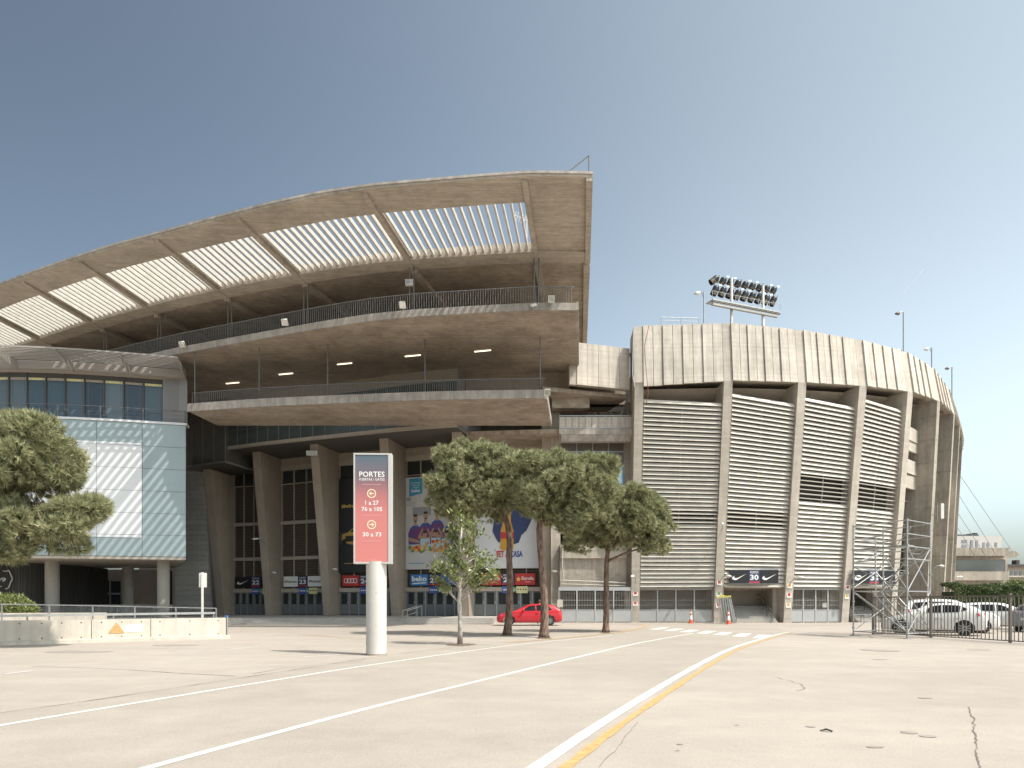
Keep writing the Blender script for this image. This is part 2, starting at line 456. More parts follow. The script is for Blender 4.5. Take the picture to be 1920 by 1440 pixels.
# dark patches on the paving and drain covers
pm = MB()
def blob(mb, u, v, ru, z, n=22, jag=.25, sq=1.0):
    c = G(u, v); r = ru / FPX * c.y
    mb.add([(c.x + r*math.cos(2*math.pi*k/n)*(1+random.uniform(-jag, jag)), c.y + sq*r*math.sin(2*math.pi*k/n)*(1+random.uniform(-jag, jag)), z) for k in range(n)], [tuple(range(n))])
for u, v, r, sq in ((1648, 1219.5, 30, 1.1), (1835, 1218.5, 22, .7), (1705, 1374, 14, 1.0), (1740, 1381, 16, .7), (1520, 1363, 8, 1), (330, 1210, 40, .6), (150, 1222, 60, .5), (1650, 1237, 14, .5),
                    (1735, 1309, 12, .8), (1640, 1401, 16, .6), (1275, 1396, 6, .8), (1382, 1360, 4, .7), (1270, 1408, 5, .5)):
    blob(pm, u, v, r, .0065, sq=sq)
struct(pm.build('paving_patches', M['tar'], fix=False))
# dropped twig on the paving
tw = MB(); c = G(1550, 1372)
tw.tube([(c.x-.08, c.y, .012), (c.x, c.y+.01, .03), (c.x+.07, c.y-.02, .012)], [.006, .014, .005], 6)
tw.tube([(c.x, c.y, .03), (c.x+.03, c.y-.08, .012)], [.01, .004], 6)
tw.tube([(c.x-.03, c.y, .02), (c.x-.05, c.y+.07, .012)], [.008, .003], 6)
tag(tw.build('fallen_twig', M['dark']), 'small black twig lying alone on the open pale paving', 'twig')

# ---------------------------------------------------------------- the stadium
STD = thing('stadium', 'large pale concrete football stadium with a cantilevered canopy and louvred bays', 'stadium', (0, 56, 0))
OX = [4.3, 1.1, -1.7, -7.6, -10.7, -14.05, -17.7, -21.7, -26, -31, -36.7, -43, -50]
OY = [36.3, 36.2, 36.5, 37.3, 38.0, 39.1, 40.5, 42.1, 43.8, 46.1, 48.9, 52.3, 56.2]
AX = [4.3, .65, -8.2, -16.2, -22.2, -50]
AA = [5.5, 7, 13, 16, 14, 14]
def yo(x): return float(np.interp(-x, [-a for a in OX], OY))
def an(x): return R(float(np.interp(-x, [-a for a in AX], AA)))
def F(x, d, z=0):
    a = an(x); return Vector((x + d*math.sin(a), yo(x) + d*math.cos(a), z))
def dcr(x): return float(np.interp(-x, [8, 20], [7.7, 6.95]))
ZO, ZC = 24.25, 23.6
def T(x, t, dz=0):            # t 0 outer edge, 1 crease, beyond 1: metres past the crease + 1
    if t <= 1: return F(x, t*dcr(x), ZO + (ZC-ZO)*t + dz)
    return F(x, dcr(x) + (t-1), ZC + .045*(t-1) + dz)
def xs_between(a, b, n):
    return [a + (b-a)*i/n for i in range(n+1)]
def plate(mb, xs, ts, th, fn=None):
    fn = fn or T
    lo = [[fn(x, t) for t in ts] for x in xs]; hi = [[fn(x, t, th) for t in ts] for x in xs]
    n = len(ts); m = len(xs)
    mb.grid(lo); mb.grid(hi)
    for i in range(m-1):
        for row in (0, n-1):
            mb.add([lo[i][row], lo[i+1][row], hi[i+1][row], hi[i][row]], [(0,1,2,3)])
    for j in range(n-1):
        for i in (0, m-1):
            mb.add([lo[i][j], lo[i][j+1], hi[i][j+1], hi[i][j]], [(0,1,2,3)])
RIBS = [.65, -8.2, -16.2, -22.2, -28.7, -34.5, -41, -47.5]
T0, T1 = .27, .85
XL = xs_between(4.3, -50, 60)
c = MB(); plate(c, XL, [.0, .1, .2, T0], .12)
c.build('canopy_outer_band', M['canopy'], STD)
c = MB(); plate(c, xs_between(4.3, .65+.195, 4), [T0, .5, .7, T1], .2)
c.build('canopy_end_panel', M['canopy'], STD)
c = MB(); plate(c, XL, [T1, .9, 1], .6, lambda x, t, dz=0: T(x, t, dz-.12))
c.build('canopy_crease_beam', M['canopy'], STD)
c = MB(); plate(c, XL, [1.0, 5, 9, 14, 20, 25], .45)
c.build('canopy_inner_slab', M['soffit'], STD)
c = MB()
plate(c, XL, [0, .012], .13, lambda x, t, dz=0: T(x, t*1.0, dz+.122) + Vector((0, -.06, 0)) * (1 if t == 0 else 0))
c.build('canopy_coping', M['edge'], STD)
for i, x in enumerate(RIBS):
    c = MB(); plate(c, [x-.2, x+.2], [T0, .5, T1], .2, lambda x, t, dz=0: T(x, t, dz-.003))
    rb = c.build('canopy_rib', M['canopy'], STD)
    c = MB(); plate(c, [x-.15, x+.15], [.03, T0, .6, .995], .16, lambda x, t, dz=0: T(x, t, dz-.16))
    plate(c, [x-.2, x+.2], [1.02, 6, 12, 20], .3, lambda x, t, dz=0: T(x, t, dz-.3))
    c.build('rib_underside_beam', M['canopy'], rb)
c = MB(); plate(c, [4.28, 3.95], [.003, .5, .995], .2, lambda x, t, dz=0: T(x, t, dz-.2))
plate(c, [4.28, 3.85], [1.02, 8, 20], .3, lambda x, t, dz=0: T(x, t, dz-.3))
c.build('canopy_side_beam', M['canopy'], STD)
for i in range(len(RIBS)-1):
    x1, x0 = RIBS[i]-.2, RIBS[i+1]+.2
    n = int(round(abs(x1-x0) / .485)); c = MB()
    for k in range(n):
        f = (k + .35) / n; x = x0 + (x1-x0)*f
        h = .29
        for (ta, tb) in ((T0+.002, T1-.002),):
            a = T(x-.06, ta); b = T(x+.06, ta); a2 = T(x-.06, tb); b2 = T(x+.06, tb)
            up = Vector((0, 0, h)); dn = Vector((0, 0, .02))
            c.hexa([a+dn, b+dn, b2+dn, a2+dn], [a+up, b+up, b2+up, a2+up])
    c.build('canopy_fins', M['canopyslat'], STD)
# handrail corner on the canopy top
c = MB(); p = T(4.1, .02, .25)
c.tube([p, p+Vector((0, 0, 1.0))], .04, 6); c.tube([p+Vector((0, 0, 1.0)), p+Vector((-1.2, 0, .05))], .035, 6)
c.build('roof_rail', M['rail'], STD)

# upper deck
DX = xs_between(3.35, -50, 60); DZ = 20.3
def D1(x, t, dz=0): return F(x, t, DZ-.35+dz)
c = MB(); plate(c, DX, [6.65, 8, 11, 14, 18.5], .35, D1); c.build('upper_deck', M['soffit'], STD)
def offset_path(fx, x0, x1, n): return [fx(x) for x in xs_between(x0, x1, n)]
def railing(path, h, z, parent, name, sp=.16, post=1.6, mt=None, rb=.035):
    c = MB(); acc = 0
    pts = [Vector((p[0], p[1], z)) for p in path]
    up = Vector((0, 0, h))
    for a, b in zip(pts, pts[1:]):
        c.bar(a+up, b+up, .06, .05); c.bar(a+Vector((0, 0, .1)), b+Vector((0, 0, .1)), .04, .04)
        L = (b-a).length; d = (b-a)/L; s_ = sp - acc
        while s_ < L:
            q = a + d*s_
            c.bar(q+Vector((0, 0, .1)), q+up, rb, rb, up=(0, 1, 0)); s_ += sp
        acc = L - (s_ - sp)
    return c.build(name, mt or M['rail'], parent)
fa = MB(); plate(fa, DX, [6.49, 6.645], .46, lambda x, t, dz=0: F(x, t, DZ-.4+dz))
fo = fa.build('upper_deck_fascia', M['edge'], STD)
railing([F(x, 6.75) for x in xs_between(3.2, -44, 50)], 1.15, DZ+.02, STD, 'upper_railing')
# side nose of the upper deck (thicker broken edge)
c = MB(); plate(c, [3.352, 3.5], [6.5, 18.5], .5, D1); c.build('upper_deck_side', M['edge'], STD)
# rods between canopy and upper deck, pairs
for x in RIBS[:6]:
    for s_ in (-.13, .17):
        c = MB(); a = F(x+s_, 7.3, DZ+.0); b = T(x+s_, .97); c.tube([a, (a.x, a.y, b.z)], .045, 6)
        c.build('hanger_rod', M['rail'], STD)
# lower deck
LP = [(2.25, 46.6), (-4, 46.9), (-9.65, 47.5), (-17.5, 48.6), (-23.65, 49.9)]
LPs = smooth_line(LP, 6)
LZ = 16.0
def lower(i, back, z): 
    p = LPs[i]; return Vector((p.x + back*.1, p.y + back, z))
c = MB(); n = len(LPs)
bk = [53.9 - LPs[i].y for i in range(n)]
rows_lo = [[lower(i, bk[i]*t, LZ-.42 + .0*t) for t in (0, .33, .66, 1)] for i in range(n)]
rows_hi = [[lower(i, bk[i]*t, LZ) for t in (0, .33, .66, 1)] for i in range(n)]
c.grid(rows_lo); c.grid(rows_hi)
for j in range(3):
    for i in (0, n-1): c.add([rows_lo[i][j], rows_lo[i][j+1], rows_hi[i][j+1], rows_hi[i][j]], [(0,1,2,3)])
for i in range(n-1):
    for j in (0, 3): c.add([rows_lo[i][j], rows_lo[i+1][j], rows_hi[i+1][j], rows_hi[i][j]], [(0,1,2,3)])
c.build('lower_deck', M['soffit'], STD)
c = MB(); c.ribbon([Vector((p.x, p.y)) for p in LPs], [(.003, LZ-.47), (.003, LZ+.1), (.16, LZ+.1), (.16, LZ-.47)])
c.build('lower_deck_fascia', M['edge'], STD)
c = MB(); a = lower(0, 0, 0); b = lower(0, bk[0]-.1, 0)
c.hexa([(a.x+.003, a.y, LZ-.5), (a.x+.16, a.y, LZ-.5), (b.x+.16, b.y, LZ-.5), (b.x+.003, b.y, LZ-.5)], [(a.x+.003, a.y, LZ+.1), (a.x+.16, a.y, LZ+.1), (b.x+.16, b.y, LZ+.1), (b.x+.003, b.y, LZ+.1)])
c.build('lower_deck_side', M['edge'], STD)
railing([Vector((p.x+.03, p.y+.45)) for p in LPs], 1.05, LZ+.0, STD, 'lower_railing')
for u, vt in ((1013, 628), (796, 638), (613, 663), (484, 685), (363, 715)):
    Y = float(np.interp(-((u-960)/FPX*47), [-2.2, 4, 9.65, 17.5, 23.5], [46.9, 47.2, 47.8, 48.9, 50.1]))
    X = (u-960)/FPX*Y
    c = MB(); c.tube([(X, Y+.2, LZ+.003), (X, Y+.2, DZ-.36)], .045, 6); c.build('hanger_rod', M['rail'], STD)
# mezzanine volume behind the lower deck (15.4 - 19.9), curved glazed front
MX = xs_between(-8.0, -34, 26)
MZ = 15.4
def band(mb, d0, d1, z0, z1, xs): plate(mb, xs, [d0, d1], z1-z0, lambda x, t, dz=0: F(x, t, z0+dz))
c = MB(); band(c, 16.5, 16.75, MZ, MZ+.28, MX); band(c, 16.5, 16.75, 19.0, 19.945, MX); c.build('mezzanine_edge_band', M['band'], STD)
c = MB(); band(c, 16.62, 16.7, MZ+.282, 18.998, MX); c.build('mezzanine_glazing', M['tealglass'], STD)
c = MB()
for x in xs_between(-8.05, -34, 24):
    p = F(x, 16.6); c.box(p.x-.03, p.x+.03, p.y-.04, p.y+.02, MZ+.28, 19.0)
for z in (17.0,):
    for a, b in zip(MX, MX[1:]): c.bar(F(a, 16.57, z), F(b, 16.57, z), .05, .05)
c.build('mezzanine_mullions', M['rail'], STD)
c = MB(); plate(c, MX, [16.75, 19, 23.2], .2, lambda x, t, dz=0: F(x, t, MZ+.02+dz)); c.build('mezzanine_soffit', mat('darkened soffit board', (.10, .092, .083), .8, noise=.1), STD)  # soffit colour darkened in place of ambient occlusion
c = MB(); a = F(-8, 16.5); b = F(-8, 23.2)
c.hexa([(a.x, a.y, MZ+.001), (a.x+.12, a.y, MZ+.001), (b.x+.12, b.y, MZ+.001), (b.x, b.y, MZ+.001)], [(a.x, a.y, 19.94), (a.x+.12, a.y, 19.94), (b.x+.12, b.y, 19.94), (b.x, b.y, 19.94)])
c.build('mezzanine_end_wall', M['greypanel'], STD)
# lower dark panelled volume beside the office building
c = MB(); PX = xs_between(-29.6, -36, 5); band(c, 16.2, 22, 14.2, 19.9, PX); c.build('dark_panel_volume', mat('dark panel', (.12, .11, .10), .5, noise=.15, nscale=1), STD)
c = MB()
band(c, 16.1, 16.19, 14.15, 14.3, PX)
for x in PX: p = F(x, 16.17); c.box(p.x-.02, p.x+.02, p.y-.02, p.y+.02, 14.3, 19.9)
a = F(-29.6, 16.1); b = F(-29.6, 22); c.bar((a.x+.03, a.y, 14.22), (b.x+.03, b.y, 14.22), .08, .16)
c.build('panel_trim', M['greypanel'], STD)
# back walls up to the roof, decks' inner wall, closing slabs
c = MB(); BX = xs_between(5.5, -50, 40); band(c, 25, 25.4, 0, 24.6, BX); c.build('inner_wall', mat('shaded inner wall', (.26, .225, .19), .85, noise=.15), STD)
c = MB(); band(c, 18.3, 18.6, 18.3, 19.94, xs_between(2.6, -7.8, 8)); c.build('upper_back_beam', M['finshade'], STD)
c = MB(); band(c, 18.5, 25, 19.4, 19.9, xs_between(4.5, -50, 40)); c.build('upper_floor_slab', M['soffit'], STD)
c = MB(); band(c, 18.8, 25, 15.2, 15.55, xs_between(4.0, -7.85, 10)); c.build('middle_floor_slab', M['soffit'], STD)
# strip lamps under the upper deck
SL = []
for u, v in ((905, 660), (774, 669), (646, 684), (536, 703), (436, 720)):
    Y = (DZ-.35-.12-EYE) * FPX / (HZ - v); p = Vector(((u-960)/FPX*Y, Y, DZ-.40))
    c = MB(); t = Vector((math.cos(an(-12)), -math.sin(an(-12)), 0)) * .62
    c.bar(p - t, p + t, .07, .05)
    lab = {905: 'lit strip lamp under the upper deck, nearest its open right end', 774: 'lit strip lamp under the upper deck, second from its right end',
           646: 'lit strip lamp under the upper deck, the middle one of the row', 536: 'lit strip lamp under the upper deck, second from the glass office', 436: 'lit strip lamp under the upper deck, nearest the glass office'}[u]
    tag(c.build('strip_lamp', M['tubelight']), lab, 'lamp', 'strip lamps under the upper deck')

# ---------------------------------------------------------------- entrance fins and gates
FB = [(2.56, 57.0, 8), (-4.4, 57.9, 11), (-10.6, 60.0, 14), (-17.1, 62.0, 14), (-23.35, 64.6, 14), (-28.5, 66.0, 14)]
PL = .45                     # plinth height
WP = []
for i, (bx, by, a) in enumerate(FB):
    a = R(a); r = Vector((math.sin(a), math.cos(a))); t = Vector((math.cos(a), -math.sin(a)))
    lean = (1.0, 2.6, 2.5, 2.4, 2.0, 2.0)[i]; top = 19.4 if i == 0 else (MZ+.02 if i < 5 else 14.1)
    w = .8; z0 = 0.0 if i == 0 else PL-.003
    def q(s_, d, z): p = Vector((bx, by)) + t*s_ + r*d; return Vector((p.x, p.y, z))
    c = MB()
    c.hexa([q(0, 0, z0), q(w, 0, z0), q(w, 2.4, z0), q(0, 2.4, z0)], [q(0, -lean, top), q(w, -lean, top), q(w, 2.4, top), q(0, 2.4, top)])
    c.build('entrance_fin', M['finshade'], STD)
    WP.append((q(w, 1.3, 0), q(0, 1.3, 0)))
SPN = MB()
gate_no = ['26', '25', '24', '23', '22']
M['navy'] = mat('navy sign', (.035, .045, .10), .5); M['black'] = mat('black sign', (.015, .015, .016), .5)
M['white'] = mat('white sign', (.78, .78, .76), .5); M['redsign'] = mat('red sign', (.48, .035, .03), .5)
M['crimson'] = mat('crimson stripe', (.5, .04, .06), .5)
M['bluesign'] = mat('blue sign', (.05, .20, .47), .5); M['gold'] = mat('gold', (.75, .52, .12), .5)
M['yellowsign'] = mat('pale yellow notice', (.72, .68, .38), .6); M['greensign'] = mat('green notice', (.15, .45, .25), .6)
M['bluenotice'] = mat('blue notice', (.07, .12, .38), .6)
M['swoosh'] = M['white']
def swoosh(mb, x, z, w, h, y):
    P = [(0, .30), (.06, .10), (.18, 0), (.32, .02), (1.0, .98), (.42, .36), (.28, .30), (.19, .34), (.15, .46), (.18, .66), (.06, .52)]
    flat(mb, [(x+a*w, z+b*h) for a, b in P], y)
def number_panel(parent, Mx, x, z, w, h, num, y=.09):
    c = MB(Mx); c.box(x, x+w, .0, y, z, z+h); p = c.build('number_panel', M['navy'], parent)
    c = MB(Mx); c.box(x+.02, x+w-.02, y, y+.004, z+.02, z+h*.13); c.build('stripe', M['crimson'], p)
    c = MB(Mx); put_text(c, 'PORTA', x+w*.14, z+h*.78, w*.72, h*.14, y+.006, .02); put_text(c, num, x+w*.12, z+h*.24, w*.76, h*.42, y+.006, .03)
    put_text(c, 'PUERTA / GATE', x+w*.2, z+h*.70, w*.6, h*.045, y+.006)
    c.build('lettering', M['white'], p, fix=False)
def brand_panel(parent, Mx, x, z, w, h, kind, y=.08):
    base = {'swoosh': 'black', 'rak': 'white', 'rings': 'redsign', 'beko': 'bluesign', 'star': 'redsign', 'ball': 'bluesign'}[kind]
    c = MB(Mx); c.box(x, x+w, 0, y, z, z+h); p = c.build('sign_panel', M[base], parent)
    c = MB(Mx); Y = y+.005
    if kind == 'swoosh': swoosh(c, x+w*.1, z+h*.25, w*.8, h*.48, Y); c.build('emblem', M['white'], p, fix=False)
    elif kind == 'rak':
        put_text(c, 'Rakuten', x+w*.2, z+h*.38, w*.74, h*.25, Y, .02); c.build('lettering', M['black'], p, fix=False)
        c = MB(Mx); disc(c, x+w*.12, z+h*.5, h*.12, Y, r_in=h*.05); c.build('emblem', M['redsign'], p, fix=False)
    elif kind == 'rings':
        for k in range(4): disc(c, x+w*(.23+.18*k), z+h*.5, h*.23, Y+.002*k, r_in=h*.17)
        c.build('emblem', M['white'], p, fix=False)
    elif kind == 'beko':
        put_text(c, 'beko', x+w*.08, z+h*.38, w*.84, h*.48, Y, .035); flat(c, [(x+w*.1, z+h*.12), (x+w*.9, z+h*.2), (x+w*.9, z+h*.3), (x+w*.1, z+h*.22)], Y)
        c.build('lettering', M['white'], p, fix=False)
    elif kind == 'star':
        s_ = x + w*.17
        flat(c, [(s_ + h*.24*(1 if k % 2 == 0 else .42)*math.sin(math.pi*k/5), z+h*.5 + h*.24*(1 if k % 2 == 0 else .42)*math.cos(math.pi*k/5)) for k in range(10)], Y)
        c.build('emblem', M['gold'], p, fix=False)
        c = MB(Mx); put_text(c, 'Estrella', x+w*.33, z+h*.44, w*.6, h*.28, Y, .015); put_text(c, 'Damm', x+w*.5, z+h*.22, w*.28, h*.12, Y); c.build('lettering', M['white'], p, fix=False)
    elif kind == 'ball':
        disc(c, x+w*.62, z+h*.58, h*.32, Y, r_in=h*.28); disc(c, x+w*.62, z+h*.58, h*.32, Y+.001, r_in=h*.29, sx=.45); flat(c, [(x+w*.1, z+h*.12), (x+w*.5, z+h*.17), (x+w*.5, z+h*.25), (x+w*.1, z+h*.2)], Y)
        c.build('emblem', M['white'], p, fix=False)
BAYF = []
for i in range(5):
    l = WP[i+1][0]; r_ = WP[i][1]           # left corner, right corner of the bay
    L = (Vector(r_[:2]) - Vector(l[:2])).length
    Mx = frame((l[0], l[1], 0), (r_[0]-l[0], r_[1]-l[1])); BAYF.append((Mx, L))
    c = MB(Mx)
    c.box(0, L, -.6, -.5, PL, MZ); bw_ = c.build('bay_back', M['dark'], STD)
    # doors
    n = 6; dw = L/n
    for k in range(n):
        x0 = k*dw+.05; x1 = (k+1)*dw-.05
        c = MB(Mx); c.box(x0, x1, -.28, -.2, PL+.06, PL+1.0)
        for j in range(6): c.box(x0+.05, x1-.05, -.2, -.185, PL+.14+j*.135, PL+.22+j*.135)
        c.box(x0, x0+.1, -.28, -.2, PL+1.0, PL+2.1); c.box(x1-.18, x1, -.28, -.2, PL+1.0, PL+2.1); c.box(x0+.1, x1-.18, -.28, -.2, PL+2.03, PL+2.1)
        dr = c.build('door', M['doorgrey'], STD)
        c = MB(Mx); c.box(x0+.1, x1-.18, -.26, -.24, PL+1.0, PL+2.03); c.build('door_window', M['darkglass'], dr)
        c = MB(Mx); c.box(x1-.14, x1-.06, -.2, -.15, PL+1.05, PL+1.3); c.build('handle', M['steel'], dr)
    c = MB(Mx)
    for k in range(n+1): c.box(max(0, k*dw-.045), min(L, k*dw+.045), -.3, -.14, PL, PL+2.13)
    c.build('door_posts', M['steel'], STD)
    for q_, nm in (((-.3, -.05, PL+2.13, PL+2.5), 'door_lintel'), ((-.3, -.02, 5.69, 6.01), 'floor_band'), ((-.3, -.02, 9.09, 9.41), 'floor_band'), ((-.3, -.04, 12.92, 13.0), 'clerestory_sill'), ((-.4, .0, 14.25, 14.7), 'bay_head_band')):
        c = MB(Mx); c.box(0, L, *q_); c.build(nm, M['band'], STD)
    c = MB(Mx)
    for a, b in ((PL+2.5, 5.69), (6.01, 9.09), (9.41, 12.92)):
        z = a+.05
        while z < b-.06:
            c.box(.02, L-.02, -.34, -.28, z, z+.085); z += .15
    c.build('timber_louvres', M['brownslat'], STD)
    c = MB(Mx)
    for k in range(5): c.box(L*k/4-.035 if k else 0, L*k/4+.035 if k < 4 else L, -.27, -.12, PL+2.5, 14.25)
    c.build('bay_mullions', M['band'], STD)
    c = MB(Mx)
    for k in range(4): c.box(L*k/4+.035, L*(k+1)/4-.035, -.3, -.27, 13.0, 14.25)
    c.build('clerestory_glass', M['darkglass'], STD)
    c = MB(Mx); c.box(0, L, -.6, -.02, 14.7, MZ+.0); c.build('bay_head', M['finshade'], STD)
    # gate sign
    kd = [('star', 'star'), ('beko', 'ball'), ('rings', 'rings'), ('rak', 'rak'), ('swoosh', 'swoosh')][i]
    desc = ['gate 26 sign between two red beer panels, above the doors by the red car', 'gate 25 sign with blue beko panels below the kitchen banner', 'gate 24 sign with red panels bearing four white rings',
            'gate 23 sign with white panels lettered in black, above grey doors', 'gate 22 sign with black swoosh panels, in the darkest bay'][i]
    xx = (.75, .55, .45, .45, .35)[i]; z0 = 3.12; h = .98
    st = thing('gate_sign', desc, 'sign', tuple(Mx @ Vector((xx, .02, z0))), 'gate signs over the entrance doors')
    M2 = Mx @ Matrix.Translation((0, .03, 0))
    brand_panel(st, M2, xx, z0, 1.72, h, kd[0]); number_panel(st, M2, xx+1.77, z0, 1.1, h, gate_no[i]); brand_panel(st, M2, xx+2.92, z0, 1.72, h, kd[1])
    # small notices at the lintel
    hn = {'blue': 'navy notice with white marks on the lintel under gate sign ' + gate_no[i], 'yellow': 'pale yellow notice on the lintel under gate sign ' + gate_no[i], 'green': 'small green notice on the lintel under gate sign ' + gate_no[i]}
    bx0 = xx+1.8
    nt_ = thing('notice_board', hn['blue'], 'notice', tuple(Mx @ Vector((bx0, .05, 2.45))), 'notices over the gate doors')
    c = MB(Mx); c.box(bx0, bx0+.85, .0, .04, 2.42, 3.02); nb = c.build('board', M['bluenotice'], nt_)
    c = MB(Mx)
    for k in range(4): disc(c, bx0+.16+.18*k, 2.72, .075, .045, n=12)
    c.build('pictograms', M['white'], nb, fix=False)
    nt_ = thing('notice_board', hn['green'], 'notice', tuple(Mx @ Vector((bx0+.9, .05, 2.55))), 'notices over the gate doors')
    c = MB(Mx); c.box(bx0+.9, bx0+1.14, .0, .04, 2.55, 2.95); nb = c.build('board', M['greensign'], nt_)
    c = MB(Mx); flat(c, [(bx0+.96, 2.6), (bx0+1.08, 2.6), (bx0+1.08, 2.72), (bx0+.96, 2.72)], .045); c.build('pictograms', M['white'], nb, fix=False)
    nt_ = thing('notice_board', hn['yellow'], 'notice', tuple(Mx @ Vector((bx0+1.2, .05, 2.42))), 'notices over the gate doors')
    c = MB(Mx); c.box(bx0+1.22, bx0+2.2, .0, .04, 2.42, 3.0); nb = c.build('board', M['yellowsign'], nt_)
    c = MB(Mx)
    for k in range(4): c.box(bx0+1.32+.22*k, bx0+1.42+.22*k, .04, .045, 2.68, 2.8)
    c.build('pictograms', M['black'], nb, fix=False)
# plinth with three steps in front of the entrances
c = MB()
for k in range(3):
    y0 = 50.0 + .38*k; z1 = .15*(k+1)
    front = [(-1.4, y0), (-21.0, y0), (-36, y0)]
    p2 = [(-1.4+.0*k, y0), (-40, y0), (-40, y0+.38), (-1.4, y0+.38)] if k < 2 else [(-1.4, y0), (-40, y0), (-40, 75), (4.5, 75), (4.0, 57.2), (.6, 57.0), (-1.4, 56)]
    c.prism([(p[0], p[1], .0) for p in p2], (0, 0, z1 - (.0 if k < 2 else .0)))
c.build('entrance_steps', M['step'], STD)
c = MB()
for (x, y) in ((-8.05, 50.2),):
    for dx in (0, .35):
        c.tube([(x+dx, y, .1), (x+dx, y, 1.0), (x+dx+.9, y+1.2, 1.35), (x+dx+.9, y+1.2, .45)], .03, 6)
    c.tube([(x, y, .55), (x+.9, y+1.2, .9)], .02, 6)
c.build('step_handrail', M['steel'], STD)
# ---------------------------------------------------------------- large banners in three gate bays
def cloth(Mx, x0, x1, z0, z1, y, name, m, parent=None, nx=14, nz=14, amp=.02):
    c = MB(Mx)
    c.grid([[(x0+(x1-x0)*i/nx, y+amp*math.sin(i*1.7+j*.9)+amp*math.sin(j*.6), z0+(z1-z0)*j/nz) for i in range(nx+1)] for j in range(nz+1)])
    return c.build(name, m, parent, smooth=True, fix=False)
SK = mat('printed skin', (.42, .25, .17), .6); HAIR = mat('printed dark hair', (.05, .035, .03), .6)
SHB = mat('printed blue shirt', (.06, .09, .30), .6); SHR = mat('printed dark red', (.26, .03, .06), .6)
FOOD = [mat('printed ' + n, c_, .6) for n, c_ in (('orange', (.7, .28, .06)), ('leaf green', (.14, .26, .08)), ('tomato', (.55, .07, .04)), ('yellow', (.75, .52, .12)), ('bread', (.55, .33, .14)))]
PGREY = mat('printed pale grey', (.50, .49, .47), .6); PGREY2 = mat('printed mid grey', (.30, .30, .31), .6)
PBLUE = mat('printed azure', (.05, .30, .48), .6); PLB = mat('printed light blue', (.42, .60, .68), .6)
# beko banner (bay between the third and second fin)
Mx, L = BAYF[1]
B0, B1, Z0, Z1 = .05, L-.05, 4.55, 12.75
bt = thing('advertising_banner', 'tall white kitchen banner with footballers and children behind food', 'banner', tuple(Mx @ Vector((B0, .1, Z0))), 'tall advertising banners over the gates')
cloth(Mx, B0, B1, Z0, Z1, .1, 'sheet', mat('banner print white', (.58, .57, .56), .6), bt)
def bx(f): return B0 + (B1-B0)*f
def bz(f): return Z0 + (Z1-Z0)*f
def art(mb, pts, lay): flat(mb, [(bx(p[0]), bz(p[1])) for p in pts], .145 + .003*lay)
def oval(mb, cx, cz, rx, rz, lay, n=18): mb.add([(bx(cx)+rx*math.cos(2*math.pi*k/n), .145+.003*lay, bz(cz)+rz*math.sin(2*math.pi*k/n)) for k in range(n)], [tuple(range(n))])
c = MB(Mx)
art(c, [(.0, .42), (1, .42), (1, .6), (0, .6)], 0); art(c, [(.0, .68), (.18, .68), (.18, .74), (0, .74)], 0); art(c, [(.0, .2), (1, .2), (1, .24), (0, .24)], 0)
for k in range(7): art(c, [(.02+.03*k, .44), (.04+.03*k, .44), (.04+.03*k, .5+.01*(k % 3)), (.02+.03*k, .5+.01*(k % 3))], 1)
c.build('kitchen_print', PGREY, bt, fix=False)
c = MB(Mx); art(c, [(.13, .58), (.45, .58), (.45, .67), (.13, .67)], 1); art(c, [(.02, .745), (.1, .745), (.1, .78), (.02, .78)], 1); c.build('window_print', PGREY2, bt, fix=False)
c = MB(Mx); art(c, [(.07, .79), (.30, .82), (.30, .985), (.07, .985)], 2); fl = c.build('blue_tag_print', PBLUE, bt, fix=False)
c = MB(Mx)
for i, t in enumerate(('Patrocinador', 'oficial', 'del')): put_text(c, t, bx(.1)+.1*i, bz(.93-.025*i), (bx(.27)-bx(.1))-.2*i, .13, .156)
put_text(c, 'beko', bx(.11), bz(.835), bx(.26)-bx(.11), .3, .156, .03); c.build('lettering', M['white'], bt, fix=False)
c = MB(Mx); put_text(c, 'Eat Li', bx(.37), bz(.925), bx(.56)-bx(.37), .34, .15, .03); c.add([(bx(.06), .15, bz(.063)), (bx(.33), .15, bz(.063)), (bx(.33), .15, bz(.069)), (bx(.06), .15, bz(.069))], [(0, 1, 2, 3)])
put_text(c, 'beko', bx(.8), bz(.08), bx(.92)-bx(.8), .25, .15, .03); c.build('lettering_blue', PBLUE, bt, fix=False)
men = [(.18, .55, 0), (.36, .575, .02), (.56, .6, .03), (.80, .55, 0), (.95, .53, 0)]
shb = MB(Mx); shr = MB(Mx); sk = MB(Mx); hr = MB(Mx)
for k, (fx, fz, _) in enumerate(men):
    zz = fz - .04
    art(shb, [(fx-.12, .27), (fx-.13, zz-.12), (fx-.09, zz-.06), (fx-.03, zz-.03), (fx+.03, zz-.03), (fx+.09, zz-.06), (fx+.13, zz-.12), (fx+.12, .27)], 2+k*.2)
    for s_ in (-.07, -.02, .03, .08): art(shr, [(fx+s_-.012, .28), (fx+s_-.012, zz-.07), (fx+s_+.012, zz-.07), (fx+s_+.012, .28)], 3+k*.2)
    oval(sk, fx, fz, .24, .33, 5); art(sk, [(fx-.025, zz-.04), (fx+.025, zz-.04), (fx+.025, zz+.03), (fx-.025, zz+.03)], 4.6)
    art(sk, [(fx-.13, zz-.2), (fx+.08, zz-.23), (fx+.08, zz-.2), (fx-.12, zz-.16)], 4.8)
    oval(hr, fx, fz+.034, .21, .12, 5.6); oval(hr, fx, fz-.03, .12, .07, 5.6)
shb.build('shirts_print', SHB, bt, fix=False); shr.build('stripes_print', SHR, bt, fix=False); sk.build('skin_print', SK, bt, fix=False); hr.build('hair_print', HAIR, bt, fix=False)
